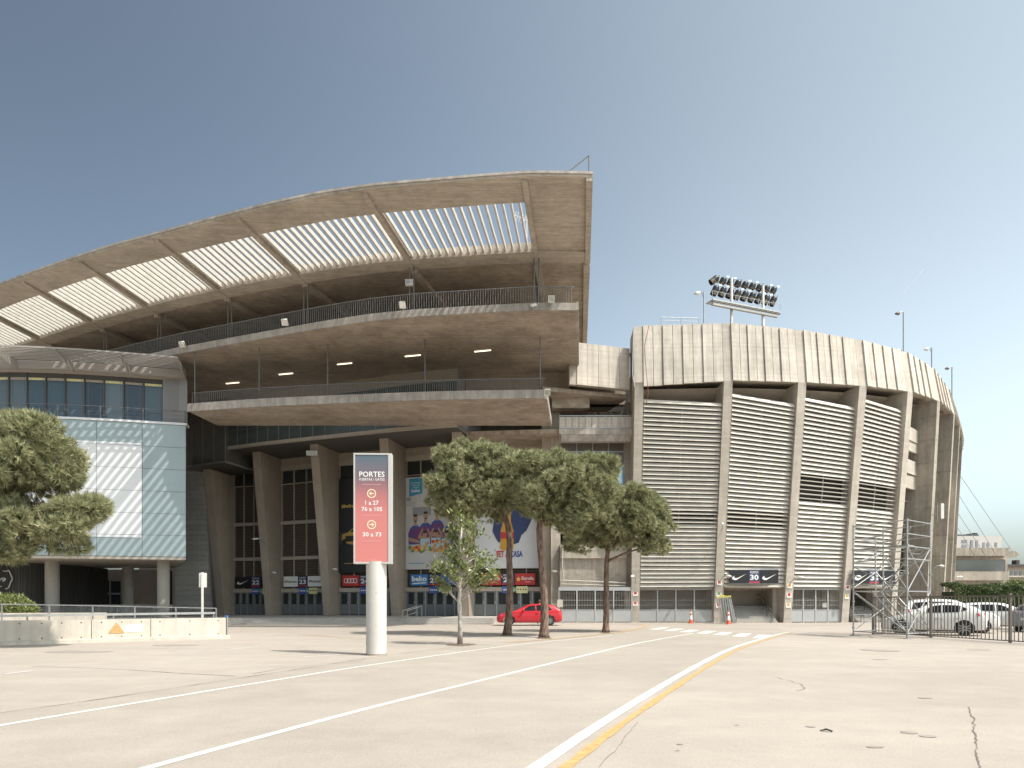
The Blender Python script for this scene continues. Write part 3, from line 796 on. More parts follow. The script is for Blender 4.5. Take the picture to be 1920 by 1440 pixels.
c = MB(Mx); h2 = MB(Mx); s2 = MB(Mx)
for fx, fz in ((.35, .38), (.54, .385), (.72, .375)):
    art(c, [(fx-.09, .22), (fx-.08, fz-.05), (fx+.08, fz-.05), (fx+.09, .22)], 7); oval(s2, fx, fz, .22, .25, 8); oval(h2, fx, fz+.022, .22, .13, 8.5)
    art(s2, [(fx-.13, fz-.04), (fx-.1, fz-.05), (fx-.03, fz+.05), (fx-.05, fz+.06)], 8.2); art(s2, [(fx+.13, fz-.04), (fx+.1, fz-.05), (fx+.03, fz+.05), (fx+.05, fz+.06)], 8.2)
c.build('child_clothes_print', PLB, bt, fix=False); s2.build('child_skin_print', SK, bt, fix=False); h2.build('child_hair_print', HAIR, bt, fix=False)
rnd = random.Random(3)
fm = [MB(Mx) for _ in FOOD]
for k in range(70):
    fx = .08 + .7*rnd.random(); top = .07*math.exp(-((fx-.55)/.25)**2)
    oval(fm[k % 5], fx, .19+rnd.random()*(.05+top), .08+.12*rnd.random(), .07+.1*rnd.random(), 9+k*.05, 10)
for i, q in enumerate(fm): q.build('food_print', FOOD[i], bt, fix=False)
# dark banner with a golden car
Mx, L = BAYF[2]; B0, B1, Z0, Z1 = .1, L-.1, 4.35, 13.0
db = thing('advertising_banner', 'tall black banner with a golden car, mostly hidden behind the red gate pylon', 'banner', tuple(Mx @ Vector((B0, .1, Z0))), 'tall advertising banners over the gates')
cloth(Mx, B0, B1, Z0, Z1, .1, 'sheet', mat('banner print black', (.022, .023, .026), .5), db)
c = MB(Mx); art(c, [(0, .3), (1, .3), (1, .42), (.5, .46), (0, .42)], 0); c.build('floor_print', mat('printed dark grey', (.05, .05, .055), .6), db, fix=False)
c = MB(Mx)
art(c, [(.08, .32), (.05, .36), (.07, .41), (.16, .425), (.24, .465), (.5, .47), (.62, .42), (.66, .38), (.64, .31), (.3, .29)], 1); c.build('car_print', mat('printed dark gold', (.42, .28, .06), .5), db, fix=False)
c = MB(Mx); art(c, [(.12, .33), (.12, .39), (.3, .39), (.3, .33)], 2); art(c, [(.2, .43), (.25, .458), (.48, .46), (.52, .43)], 2); oval(c, .1, .325, .22, .3, 2); oval(c, .45, .31, .3, .4, 2); c.build('car_dark_print', M['black'], db, fix=False)
c = MB(Mx); put_text(c, '#elm', bx(.05), bz(.685), bx(.29)-bx(.05), .36, .16, .02); c.build('lettering', M['gold'], db, fix=False)
c = MB(Mx); c.add([(bx(.1), .16, bz(.095)), (bx(.5), .16, bz(.095)), (bx(.5), .16, bz(.1)), (bx(.1), .16, bz(.1))], [(0, 1, 2, 3)]); c.build('lettering_small', M['gold'], db, fix=False)
# bottle banner
Mx, L = BAYF[0]; B0, B1, Z0, Z1 = .15, L-.35, 4.55, 11.6
eb = thing('advertising_banner', 'tall white banner with a bottle on a dark blue map behind the pines', 'banner', tuple(Mx @ Vector((B0, .1, Z0))), 'tall advertising banners over the gates')
cloth(Mx, B0, B1, Z0, Z1, .1, 'sheet', mat('banner print bluish white', (.60, .61, .62), .6), eb)
c = MB(Mx); art(c, [(.34, .35), (.38, .31), (.44, .36), (.5, .3), (.6, .29), (.68, .31), (.72, .4), (.8, .46), (.86, .56), (.9, .66), (.7, .7), (.6, .74), (.4, .72), (.3, .6), (.28, .45)], 1); c.build('map_print', mat('printed navy', (.03, .05, .14), .6), eb, fix=False)
c = MB(Mx); art(c, [(.40, .24), (.40, .45), (.44, .56), (.44, .72), (.56, .72), (.56, .56), (.60, .45), (.60, .24), (.58, .22), (.42, .22)], 2); c.build('bottle_print', mat('printed amber', (.55, .28, .03), .6), eb, fix=False)
c = MB(Mx); art(c, [(.40, .36), (.60, .36), (.60, .44), (.40, .44)], 3); put_text(c, 'FET A', bx(.34), bz(.135), bx(.53)-bx(.34), .55, .16, .03); c.build('lettering_red', M['redsign'], eb, fix=False)
c = MB(Mx); put_text(c, 'CASA', bx(.55), bz(.135), bx(.74)-bx(.55), .55, .16, .03); c.build('lettering_blue', SHB, eb, fix=False)

# ---------------------------------------------------------------- link bay beside the entrances
c = MB()
a = at(1082, 0, 52.6); b = at(1181, 0, 53.9)
n = 5; d = Vector((b.x-a.x, b.y-a.y, 0)); L5 = d.length; d.normalize(); Mk = frame((a.x, a.y, 0), d)
c = MB(Mk); c.box(-.6, L5, -.45, -.06, 18.4, 21.6); c.build('link_parapet_core', M['fin'], STD)
for k in range(n):
    c = MB(Mk); c.box(L5*k/n+.012, L5*(k+1)/n-.012, -.06, 0, 18.42, 21.66); c.build('link_rim_panel', M['rim'], STD)
c = MB(Mk); c.box(-2.5, L5+.3, -9, -.45, 21.2, 21.5); c.box(-2.5, L5+.3, -9, -.9, 18.0, 18.3); c.build('link_roof', M['soffit'], STD)
c = MB(); c.box(3.2, 6.2, 54.6, 60, 17.2, 18.4); c.box(4.6, 9.4, 56.5, 57.2, 18.0, 21.2); c.build('link_beam', M['soffit'], STD)
c = MB(); c.box(3.2, 16, 60, 60.3, 0, 21.4); c.build('link_back_wall', M['dark'], STD)
# balcony with panel railing
c = MB(); c.box(3.75, 9.6, 54.3, 58.5, 15.0, 15.45); c.hexa([(3.9, 54.6, 14.5), (9.55, 54.6, 14.5), (9.55, 55.2, 14.5), (3.9, 55.2, 14.5)], [(3.9, 54.35, 14.997), (9.55, 54.35, 14.997), (9.55, 55.2, 14.997), (3.9, 55.2, 14.997)]); c.build('link_balcony', M['edge'], STD)
c = MB()
for k in range(11): c.box(3.82+k*.52, 3.82+k*.52+.49, 54.36, 54.39, 15.52, 16.4)
c.build('balcony_panel', M['rim'], STD)
c = MB(); c.bar((3.75, 54.33, 16.48), (9.6, 54.33, 16.48), .06); c.bar((3.75, 54.33, 15.5), (9.6, 54.33, 15.5), .05)
for k in range(12): c.box(3.79+k*.52-.02, 3.79+k*.52+.02, 54.3, 54.35, 15.45, 16.45)
c.build('balcony_rail', M['steel'], STD)
c = MB()
for k in range(5): c.box(4+k*1.1, 4.95+k*1.1, 57.2, 57.25, 16.7, 17.6)
c.build('balcony_back_panel', M['fin'], STD)
# glazed wall
gz = MB(); X0, X1, YG = 4.0, 9.25, 56.2
lev = [14.95, 14.0, 12.85, 11.35, 9.4, 7.3]
M['blindglass'] = mat('glass with brown blinds', (.15, .13, .11), .3, spec=.4, noise=.1)
fr = MB()
for k in range(5): x = X0+(X1-X0)*k/4; fr.box(x-.05, x+.05, YG-.08, YG+.02, 7.3, 14.95)
for z in lev: fr.box(X0, X1, YG-.1, YG-.081, z-.045, z+.045)
fr.build('curtain_wall_frame', M['steel'], STD)
for j in range(len(lev)-1):
    for k in range(4):
        c = MB(); c.box(X0+(X1-X0)*k/4+.05, X0+(X1-X0)*(k+1)/4-.05, YG, YG+.03, lev[j+1], lev[j])
        c.build('curtain_wall_pane', M['skyglass'] if (j in (2, 3) and k > 2) else M['blindglass'], STD)
c = MB(); c.box(9.27, 10.1, 55.9, 56.3, 0, 18); c.box(3.2, 3.97, 56.0, 56.4, 0, 18); c.build('bay_side_infill', M['fin'], STD)
c = MB(); c.box(3.9, 9.3, 55.6, 56.1, 2.75, 6.1); c.box(3.9, 9.3, 55.3, 56.4, 5.2, 6.3); c.build('link_spandrel', M['fin'], STD)
c = MB(); c.tube([(4, 55.2, 3.4), (9.2, 55.2, 3.2)], .06, 8); c.tube([(4, 55.2, 3.1), (9.2, 55.2, 2.95)], .05, 8); c.tube([(4.1, 55.2, 6.3), (4.05, 55.15, 4.6), (4.2, 55.2, 3.3)], .05, 8); c.build('service_pipes', M['slatthin'], STD)
def mesh_gate(parent, Mx, L, n, h, low=1.05, name='gate_panel'):
    gt = MB(Mx)
    fm_ = MB(Mx)
    for k in range(n+1): x = L*k/n; fm_.box(max(0, x-.05), min(L, x+.05), -.02, .06, 0, h)
    fm_.box(0, L, -.015, .05, h-.28, h); fm_.box(0, L, -.015, .05, low-.05, low)
    for z in (low+.35, low+.75): fm_.box(.05, L-.05, 0, .02, z-.012, z+.012)
    fo_ = fm_.build(name, M['fencegrey'], parent)
    c = MB(Mx); c.box(.05, L-.05, 0, .03, .06, low-.05)
    c.build('lower_sheet', M['fencegrey'], fo_)
    c = MB(Mx)
    x = .12
    while x < L: c.box(x-.006, x+.006, .005, .015, low, h-.28); x += .13
    z = low+.08
    while z < h-.28: c.box(.05, L-.05, .0, .004, z-.004, z+.004); z += .1
    c.build('wire_mesh', M['slatthin'], fo_)
    return fo_
Mg = frame((3.75, 55.0, 0), (1, -.0))
mesh_gate(STD, Mg, 5.9, 4, 2.85)

# ---------------------------------------------------------------- louvred corner
CT = [(10.1, 52.4), (16.8, 51.95), (22.6, 52.4), (27.7, 53.3), (32.2, 54.8), (36.0, 57.4), (39.9, 61.5), (43.2, 65.8), (46.5, 70.4), (49.6, 75.2), (52.2, 80.5), (54.2, 86)]
LEAN = [2.9, 2.7, 2.2, 2.0, 1.5, .9, .9, .9, .9, .9, .9, .9]
RH = [4.55, 4.57, 4.2, 3.76, 3.35, 2.9, 2.4, 2.1, 1.9, 1.8, 1.8, 1.8]
CW = .66; CTZ = 18.5
CN = []
for i in range(len(CT)):
    a = Vector(CT[max(i-1, 0)]); b = Vector(CT[min(i+1, len(CT)-1)]); t = (b-a).normalized()
    CN.append((t, Vector((t.y, -t.x))))       # tangent to the right, normal outwards
def colpt(i, s_, out, z, lean=True):
    t, n = CN[i]; f = (1 - z/CTZ) if lean else 0
    p = Vector(CT[i]) - t*(CW - s_) - n*(LEAN[i]*f) + n*out
    return Vector((p.x, p.y, z))
for i in range(9):
    c = MB(); dp = 3.6
    def bk_(s_, z): t, n = CN[i]; p = Vector(CT[i]) - t*(CW-s_) - n*(LEAN[i] + 2.2); return Vector((p.x, p.y, z))
    c.hexa([colpt(i, 0, 0, 0), colpt(i, CW, 0, 0), bk_(CW, 0), bk_(0, 0)], [colpt(i, 0, 0, CTZ), colpt(i, CW, 0, CTZ), bk_(CW, CTZ), bk_(0, CTZ)])
    c.build('facade_fin', M['fin'] if i > 4 else M['facade'], STD)
# rim panels
def rimpt(i, f, out, z01):
    a = Vector(CT[i]) ; b = Vector(CT[i+1]); p = a.lerp(b, f); n = CN[i][1].lerp(CN[i+1][1], f).normalized()
    h = RH[i]*(1-f) + RH[i+1]*f
    if i == 0 and z01 <= 0: z01 = -.07*(1-f)
    p = p + n*(out - .5*z01)
    return Vector((p.x, p.y, CTZ + h*z01))
for i in range(len(CT)-1):
    L_ = (Vector(CT[i+1])-Vector(CT[i])).length; cf = CW/L_
    core = MB()
    fs_ = [0, .25, .5, .75, 1]
    lo = [rimpt(i, f, -.05, .004) for f in fs_]; hi = [rimpt(i, f, -.05, .985) for f in fs_]; lo2 = [rimpt(i, f, -.55, .004) for f in fs_]; hi2 = [rimpt(i, f, -.55, .985) for f in fs_]
    core.grid([lo, hi, hi2, lo2, lo]); core.build('rim_core', M['fin'], STD)
    for j in range(4):
        f0 = (1-cf)*j/4; f1 = (1-cf)*(j+1)/4
        for h_ in range(2):
            ga = f0 + (f1-f0)*h_/2 + (.0 if h_ == 0 else .003); gb = f0 + (f1-f0)*(h_+1)/2 - .003
            oa = .12*(1-h_*.5); ob = .12*(.5-h_*.5)+.01
            tp = .15*(1-j/3)*.3
            c = MB(); c.hexa([rimpt(i, ga, oa, 0), rimpt(i, gb, ob, 0), rimpt(i, gb, ob-.16, 0), rimpt(i, ga, oa-.2, 0)], [rimpt(i, ga, oa, 1), rimpt(i, gb, ob, 1), rimpt(i, gb, ob-.16, 1), rimpt(i, ga, oa-.2, 1)])
            c.build('rim_panel', M['rim'], STD)
    c = MB(); ga = 1-cf+.002; c.hexa([rimpt(i, ga, .0, -.02), rimpt(i, .999, .0, -.02), rimpt(i, .999, -.3, -.02), rimpt(i, ga, -.3, -.02)], [rimpt(i, ga, .0, 1), rimpt(i, .999, .0, 1), rimpt(i, .999, -.3, 1), rimpt(i, ga, -.3, 1)])
    c.build('rim_panel', M['facade'], STD)
# left end return of the rim
c = MB(); e = [Vector(CT[0]) + CN[0][0]*s_ for s_ in (-CW-.05, -.003)]; n0 = CN[0][1]
def ep(s_, o, z): p = e[s_] + n0*o; return (p.x, p.y, z)
c.hexa([ep(0, .05, CTZ+.0), ep(1, .05, CTZ), ep(1, -3, CTZ), ep(0, -3, CTZ)], [ep(0, -.45, CTZ+4.45), ep(1, -.45, CTZ+4.5), ep(1, -3, CTZ+4.5), ep(0, -3, CTZ+4.45)]); c.build('rim_end', M['facade'], STD)
c = MB(); c.tube([(at(1188, 0, 51.8).x, 51.9, 22.4), (at(1186, 0, 51.8).x, 51.8, 19), (at(1190, 0, 51.8).x, 51.7, 17.9)], .05, 6); c.build('rim_cable', M['steel'], STD)
c = MB(); p_ = [at(1217, 610, 51.4), at(1208, 650, 51.5), at(1212, 700, 51.6), at(1216, 740, 51.7), at(1210, 760, 52.2)]; c.tube([tuple(q) for q in p_], .025, 5); c.build('loose_cable', mat('rusty cable', (.25, .12, .08), .7), STD)
# roof slab behind the rim and inner dark walls
RC = Vector((22, 90))
c = MB()
top = [(p[0]-n[1].x*.6, p[1]-n[1].y*.6) for p, n in zip(CT, CN)]
bkp = [(p[0]-n[1].x*9, p[1]-n[1].y*9) for p, n in zip(CT, CN)]
c.prism([(p[0], p[1], 18.9) for p in top] + [(p[0], p[1], 18.9) for p in bkp[::-1]], (0, 0, .3)); c.build('rim_floor_slab', M['fin'], STD)
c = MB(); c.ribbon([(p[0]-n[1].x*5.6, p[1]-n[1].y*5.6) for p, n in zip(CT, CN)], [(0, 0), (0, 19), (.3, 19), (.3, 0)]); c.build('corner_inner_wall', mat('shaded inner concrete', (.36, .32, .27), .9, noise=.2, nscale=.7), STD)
for z in (15.0, 11.3, 7.2, 2.9):
    c = MB()
    tp_ = [(p[0]-n[1].x*4.4, p[1]-n[1].y*4.4) for p, n in zip(CT, CN)]
    c.prism([(p[0], p[1], z-.3) for p in tp_] + [(p[0]-n[1].x*8, p[1]-n[1].y*8, z-.3) for p, n in zip(CT[::-1], CN[::-1])], (0, 0, .3)); c.build('corner_floor_slab', M['fin'], STD)
# seating rake underside showing over the louvres
c = MB()
rows = []
for p, n in zip(CT[:8], CN[:8]):
    rows.append([(p[0]-n[1].x*1.6, p[1]-n[1].y*1.6, 18.45), (p[0]-n[1].x*5.5, p[1]-n[1].y*5.5, 16.2)])
c.grid(rows); c.build('seating_rake_underside', M['facade'], STD)
# louvre screens
def screen(i, zt_l, zt_r, out_l, out_r, open_zone=None, extra=None):
    t0, n0_ = CN[i]; t1, n1 = CN[i+1]
    c = MB(); thin = MB(); pitch = .335
    zb = 3.02; N = int((zt_l - zb) / pitch)
    def P(side, z, o=0):
        if side == 0: return colpt(i, CW+.05, out_l + o, z)
        return colpt(i+1, -.02, out_r + o, z)
    for k in range(N+1):
        fl = k / N; zl = zb + (zt_l - zb)*fl; zr = zb + (zt_r - zb)*fl
        A = P(0, zl); B = P(1, zr); n_ = ((n0_+n1)/2).normalized(); n3 = Vector((n_.x, n_.y, 0))
        op = open_zone and open_zone[0] < (zl+zr)/2 < open_zone[1]
        jit = random.uniform(-.012, .012)
        if op:
            if k % 2: thin.bar(A, B, .12, .09)
            else: thin.bar(A, B, .12, .07)
            continue
        dz = .27; dy = .17
        if extra and extra[0] < (zl+zr)/2 < extra[1]: dz = .17; dy = .22
        a0 = A + n3*dy/2 + Vector((0, 0, -dz/2+jit)); b0 = B + n3*dy/2 + Vector((0, 0, -dz/2-jit)); a1 = A - n3*dy/2 + Vector((0, 0, dz/2)); b1 = B - n3*dy/2 + Vector((0, 0, dz/2))
        th = Vector((0, 0, -.035)) - n3*.03
        # rolled nose then sloped blade
        c.add([a0, b0, b1, a1, a0+th, b0+th, b1+th, a1+th], [(0,1,2,3),(4,5,6,7),(0,1,5,4),(3,2,6,7),(0,3,7,4),(1,2,6,5)])
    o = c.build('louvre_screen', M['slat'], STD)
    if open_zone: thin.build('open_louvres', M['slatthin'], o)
    # dark sheet added behind, standing in for the shade between the slats
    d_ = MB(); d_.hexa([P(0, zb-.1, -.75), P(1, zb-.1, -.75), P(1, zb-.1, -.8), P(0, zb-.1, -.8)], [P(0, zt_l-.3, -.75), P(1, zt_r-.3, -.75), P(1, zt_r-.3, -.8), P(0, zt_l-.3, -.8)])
    d_.build('dark_backing', M['dark'], o)
    f = MB()
    for s_ in (.02, .5, .98):
        A0 = P(0, zb-.1).lerp(P(1, zb-.1), s_) - Vector((n0_.x, n0_.y, 0))*.25; A1 = P(0, zt_l-.1).lerp(P(1, zt_r-.1), s_) - Vector((n0_.x, n0_.y, 0))*.25
        f.bar(A0, A1, .07, .1, up=(0, 1, 0))
    f.build('screen_posts', M['slatthin'], o)
screen(0, 17.2, 16.8, -.12, -.2, extra=(7.9, 9.0))
screen(1, 17.47, 16.85, -.1, -.3, extra=(7.5, 8.9))
screen(2, 17.3, 16.85, -.1, -.35, open_zone=(9.7, 11.5))
screen(3, 17.45, 17.0, -.12, -.4, open_zone=(9.1, 11.2))
# bay five: open balconies and a window
def quadbay(i, z0, z1, o0, o1, name, m, s0=.0, s1=1.0, th=.25):
    A = colpt(i, CW, o0, z0); B = colpt(i+1, 0, o1, z0)
    a = A.lerp(B, s0); b = A.lerp(B, s1); n3 = Vector((CN[i][1].x, CN[i][1].y, 0))
    c = MB(); c.hexa([a, b, b-n3*th, a-n3*th], [p+Vector((0, 0, z1-z0)) for p in (a, b, b-n3*th, a-n3*th)]); return c.build(name, m, STD)
for zb, hh in ((15.1, 1.1), (14.25, .8), (12.4, 1.15), (11.2, 1.1)):
    quadbay(4, zb, zb+hh, -.5 if zb in (15.1, 12.4) else -.6, -1.3, 'balcony_parapet', M['rim'] if zb in (15.1, 12.4) else M['facade'], th=.25)
quadbay(4, 4.0, 11.1, -1.0, -1.9, 'stair_glazing', M['darkglass'], th=.05)
for z in (10.2, 8.2, 6.2, 4.1): quadbay(4, z, z+.1, -.9, -1.8, 'glazing_bar', M['steel'], th=.06)
for s_ in (.3, .6): quadbay(4, 4.1, 11.0, -.9, -1.8, 'glazing_bar', M['steel'], s_, s_+.02, .06)
for i in (4, 5, 6):
    cc = MB(); pitch = .4
    for k in range(26):
        z = 3.0 + k*pitch
        if i == 4: 
            if z > 9: break
            A = colpt(5, CW+.05, -.2, z); B = colpt(6, 0, -1.8, z)
        else: A = colpt(i+1, CW+.05, -.3, z); B = colpt(min(i+2, 9), 0, -.8, z)
        cc.bar(A, B, .2, .16)
    cc.build('louvre_screen', M['slat'], STD)
# ground level gates and gate 30
def gate_between(i, n, h=2.9, out=-.15):
    A = colpt(i, CW+.02, out, 0); B = colpt(i+1, -.02, out, 0); d_ = B - A; L_ = Vector((d_.x, d_.y)).length
    return frame((A.x, A.y, 0), (d_.x, d_.y)), L_
Mx, L = gate_between(0, 4); mesh_gate(STD, Mx, L, 4, 2.9)
c = MB(Mx); c.box(0, L, -3.2, -3.0, 0, 3); c.build('service_back_wall', M['rim'], STD)
c = MB(Mx); c.box(2.0, 2.1, -3.0, -2.9, .9, 2.4); c.box(3.1, 3.2, -3.0, -2.9, .9, 2.4); c.box(2.0, 3.2, -3.0, -2.9, 2.3, 2.4); c.box(4.0, 4.9, -3.0, -2.9, .3, 2.5); c.box(5.0, 5.6, -3.0, -2.95, .8, 2.5); c.build('service_fittings', M['dark'], STD)
Mx, L = gate_between(2, 4); mesh_gate(STD, Mx, L, 4, 2.9)
c = MB(Mx); c.box(0, L, -3.2, -3.0, 0, 2.6); c.build('service_back_wall', M['fin'], STD)
c = MB(Mx); c.box(2.9, 3.3, -.3, -.28, 1.2, 1.6); c.build('gate_plate', M['whitepaint'], STD)
def stair_bay(i, num, lab, steps=8):
    Mx, L = gate_between(i, 4)
    c = MB(Mx)
    for k in range(steps): c.box(.7, L-.5, .35-.33*(k+1), .35-.33*k, 0, .165*(k+1))
    c.box(.7, L-.5, -7, .35-.33*steps, 0, .165*steps)
    c.build('entrance_stairs', M['step'], STD)
    c = MB(Mx); c.box(0, .3, -7, -.4, 0, 3.0); c.box(L-.45, L, -7, -.9, 0, 3.0); c.box(0, L, -7.2, -7, 0, 3.1); c.build('stair_side_wall', M['facade'], STD)
    for k in range(3):
        c = MB(Mx); c.box(1.0+k*1.35, 2.25+k*1.35, -6.9, -6.8, .165*steps, .165*steps+2.0); dr = c.build('gate_door', M['doorgrey'], STD)
        c = MB(Mx); c.box(1.25+k*1.35, 2.0+k*1.35, -6.79, -6.77, .165*steps+1.2, .165*steps+1.8); c.build('door_window', M['darkglass'], dr)
    c = MB(Mx)
    for x in (.95, L-1.0):
        c = MB(Mx)
        for dz in (.55, .95):
            c.tube([(x, .75, dz), (x, .4, dz), (x, .35-.33*steps, dz+.165*steps), (x, -3.5, dz+.165*steps)], .03, 6)
        for k in range(0, steps+1, 3): y = .4-.33*k; c.tube([(x, y, .165*k), (x, y, .95+.165*k)], .028, 6)
        c.tube([(x, .75, 0), (x, .75, .95)], .028, 6)
        c.build('stair_handrail', M['greysteel'], STD)
    c = MB(Mx); c.box(.2, L-.2, .0, .2, 2.76, 2.94); c.build('stair_lintel', M['slat'], STD)
    z0 = 3.12; x0 = (L-3.75)/2 - .1
    st = thing('gate_sign', lab, 'sign', tuple(Mx @ Vector((x0, .2, z0))), 'gate signs on the louvred corner')
    M2 = Mx @ Matrix.Translation((0, .78, 0))
    brand_panel(st, M2, x0, z0, 1.42, 1.06, 'swoosh'); number_panel(st, M2, x0+1.45, z0+.02, .88, 1.02, num); brand_panel(st, M2, x0+2.36, z0, 1.42, 1.06, 'swoosh')
    c = MB(M2); c.box(x0-.05, x0+3.83, -.06, -.003, z0-.06, z0-.003); c.box(x0-.05, x0+3.83, -.06, -.003, z0+1.063, z0+1.12); c.build('frame', M['steel'], st)
stair_bay(1, '30', 'gate 30 sign between two black swoosh panels on the pale louvres')
stair_bay(3, '31', 'black gate sign behind the scaffold tower')
# small notices on the facade fins
k_ = 0
FNL = {0: 'first fin, beside the third pine', 1: 'fin by the stacked barriers', 2: 'fin right of the gate 30 stairs', 3: 'fin left of the scaffold tower'}
for i, zs in ((0, (2.15, 1.35)), (1, (3.0, 2.1, 1.2)), (2, (2.75, 2.0, 1.2)), (3, (2.6, 1.9))):
    for q, z in enumerate(zs):
        t, n = CN[i]; o_ = colpt(i, .12, .015, z); Mf = frame(tuple(o_), (t.x, t.y))
        lv = ('topmost', 'second', 'lowest')[q] if len(zs) == 3 else ('upper', 'lower')[q]
        nt_ = thing('notice_plate', f'{lv} small white notice on the {FNL[i]}', 'notice', tuple(o_), 'small notices on the facade fins')
        c = MB(Mf); c.box(0, .4, 0, .03, 0, .62); pb = c.build('plate', M['whitepaint'], nt_)
        c = MB(Mf); c.box(.09, .31, .03, .034, .12, .36); c.build('picture', FOOD[(k_*2) % 5] if k_ % 2 else M['redsign'], pb); k_ += 1
        c = MB(Mf)
        for j in range(3): c.box(.07, .33, .03, .034, .42+.05*j, .44+.05*j)
        c.build('text_lines', M['black'], pb)
# ---------------------------------------------------------------- glass office building on the left
LB = smooth_line([(-24.7, 51.7), (-27.5, 50.98), (-30.25, 50.32), (-33.3, 49.78), (-37.2, 49.5), (-42, 49.8), (-46.2, 50.8)], 6)
OB = thing('office_building', 'curved glass office building on round concrete columns with a white banner', 'building', (-31, 50, 0))
SB, SP, SW_ = 5.03, 15.12, 18.6
def lenpath(line):
    s_ = [0]
    for a, b in zip(line, line[1:]): s_.append(s_[-1] + (b-a).length)
    return s_
LS = lenpath(LB)
def LBp(s_, out, z):           # s_ metres from the right corner along the front
    s2 = min(max(s_, 0), LS[-1]-.01); i = max(j for j in range(len(LS)) if LS[j] <= s2)
    a, b = LB[i], LB[i+1]; f = (s_-LS[i])/(LS[i+1]-LS[i]); p = a + (b-a)*f
    t = (b-a).normalized(); n = Vector((t.y, -t.x)) * (1 if Vector((t.y, -t.x)).y < 0 else -1)
    p = p + n*out; return Vector((p.x, p.y, z))
def front(mb, s0, s1, z0, z1, o0=0, o1=-.1, step=.6):
    n = max(1, int(abs(s1-s0)/step)); ss = [s0+(s1-s0)*i/n for i in range(n+1)]
    rows = [[LBp(q, o1, z0), LBp(q, o0, z0), LBp(q, o0, z1), LBp(q, o1, z1)] for q in ss]
    m = len(rows); vs = [p for r_ in rows for p in r_]
    fs = [(i*4+j, i*4+(j+1) % 4, (i+1)*4+(j+1) % 4, (i+1)*4+j) for i in range(m-1) for j in range(4)] + [(3, 2, 1, 0), tuple(range((m-1)*4, m*4))]
    mb.add(vs, fs)
# glazed cladding panels
js = [0, 3.0, 6.05, 9.1, 12.1, 15.2, 18.3, 21.3]
zs = [SB+.02, 6.66, 8.29, 9.96, 11.63, 13.31, SP-.12]
for a, b in zip(js, js[1:]):
    for z0, z1 in zip(zs, zs[1:]):
        c = MB(); front(c, a+.015, b-.015, z0+.012, z1-.012); c.build('cladding_panel', M['clad'], OB)
c = MB(); front(c, 0.0, 21.3, SB, SP, -.12, -.3); c.build('front_wall', M['ribbed'], OB)
c = MB(); front(c, -.08, 21.3, SP-.1, SP+.06, .06, -.9); c.build('parapet_cap', M['bannerwhite'], OB)
# side wall
c = MB(); c.hexa([(-24.9, 51.8, SB), (-24.78, 51.8, SB), (-30.6, 63, SB), (-30.8, 63, SB)], [(-24.9, 51.8, SP), (-24.78, 51.8, SP), (-30.6, 63, SP), (-30.8, 63, SP)]); c.build('side_wall', M['ribbed'], OB)
# soffit and roof slabs
def slab(mb, z0, z1, out, back=18, s1=21.3):
    pts = [LBp(s1*i/24, out, z0) for i in range(25)]
    pts += [Vector((-46, 47+back, z0)), Vector((-31.0, 45+back, z0))]
    mb.prism(pts, (0, 0, z1-z0))
c = MB(); slab(c, SB-.2, SB-.005, .02); c.build('soffit', M['band'], OB)
c = MB(); slab(c, SW_, SW_+.55, -.2); c.build('roof', M['band'], OB)
c = MB(); slab(c, SP-.3, SP-.11, -.35); c.build('upper_floor', M['step'], OB)
# set back window band
WB = -.95
c = MB(); front(c, 1.55, 21.3, SP+.0, SW_, WB-.3, WB-.5); c.build('window_band_back', M['dark'], OB)
PT = [mat('blind behind glass pale', (.12, .165, .19), .12, spec=.6), mat('blind behind glass mid', (.07, .11, .14), .1, spec=.6), mat('glass without blind', (.03, .05, .075), .06, spec=.6)]
pw = 1.36
for k in range(14):
    s0 = 1.78 + k*pw; kind = (1, 2, 0, 2, 1, 1, 1, 0, 0, 1, 1, 0, 1, 1)[k]
    c = MB(); front(c, s0+.05, s0+pw-.05, SP+.05, SW_-.3, WB, WB-.02, 2)
    wpn = c.build('window_pane', PT[kind], OB)
    c = MB(); front(c, s0+.08, s0+pw-.08, SW_-.52, SW_-.34, WB+.012, WB+.004, 2); c.build('blind_box', M['yellowsign'] if k % 2 == 0 else M['band'], wpn)
    c = MB()
    for q in (.17, .8): front(c, s0+pw*q, s0+pw*q+.02, SP+.05, SW_-.3, WB+.012, WB+.004, 2)
    c.build('blind_cord', M['rail'], wpn)
c = MB()
for k in range(15): front(c, 1.73+k*pw, 1.83+k*pw, SP+.03, SW_, WB+.1, WB-.1, 2)
front(c, 1.73, 21.3, SW_-.3, SW_, WB+.06, WB-.05); c.build('window_mullions', M['ribbed'], OB)
c = MB(); front(c, .0, 1.7, SP+.03, SW_, -.5, -.62)
for k in range(12): front(c, .6+k*.09, .635+k*.09, SP+.03, SW_-.02, -.47, -.505, 1)
c.build('corner_wall_panel', M['greypanel'], OB)
# terrace railing
c = MB()
for k in range(9): q = .12+k*2.9 if k < 8 else 21.2; a = LBp(q, -.35, SP-.3); b = LBp(q, -.35, SP+1.05); c.bar(a, b, .08, .05, up=(0, 1, 0))
for z, r_ in ((1.05, .022), (.7, .01), (.4, .01)): c.tube([LBp(21.2*i/24, -.35, SP+z) for i in range(25)], r_, 6)
c.build('terrace_railing', M['rail'], OB)
M['pergola'] = mat('grey beige metal', (.33, .30, .27), .5)
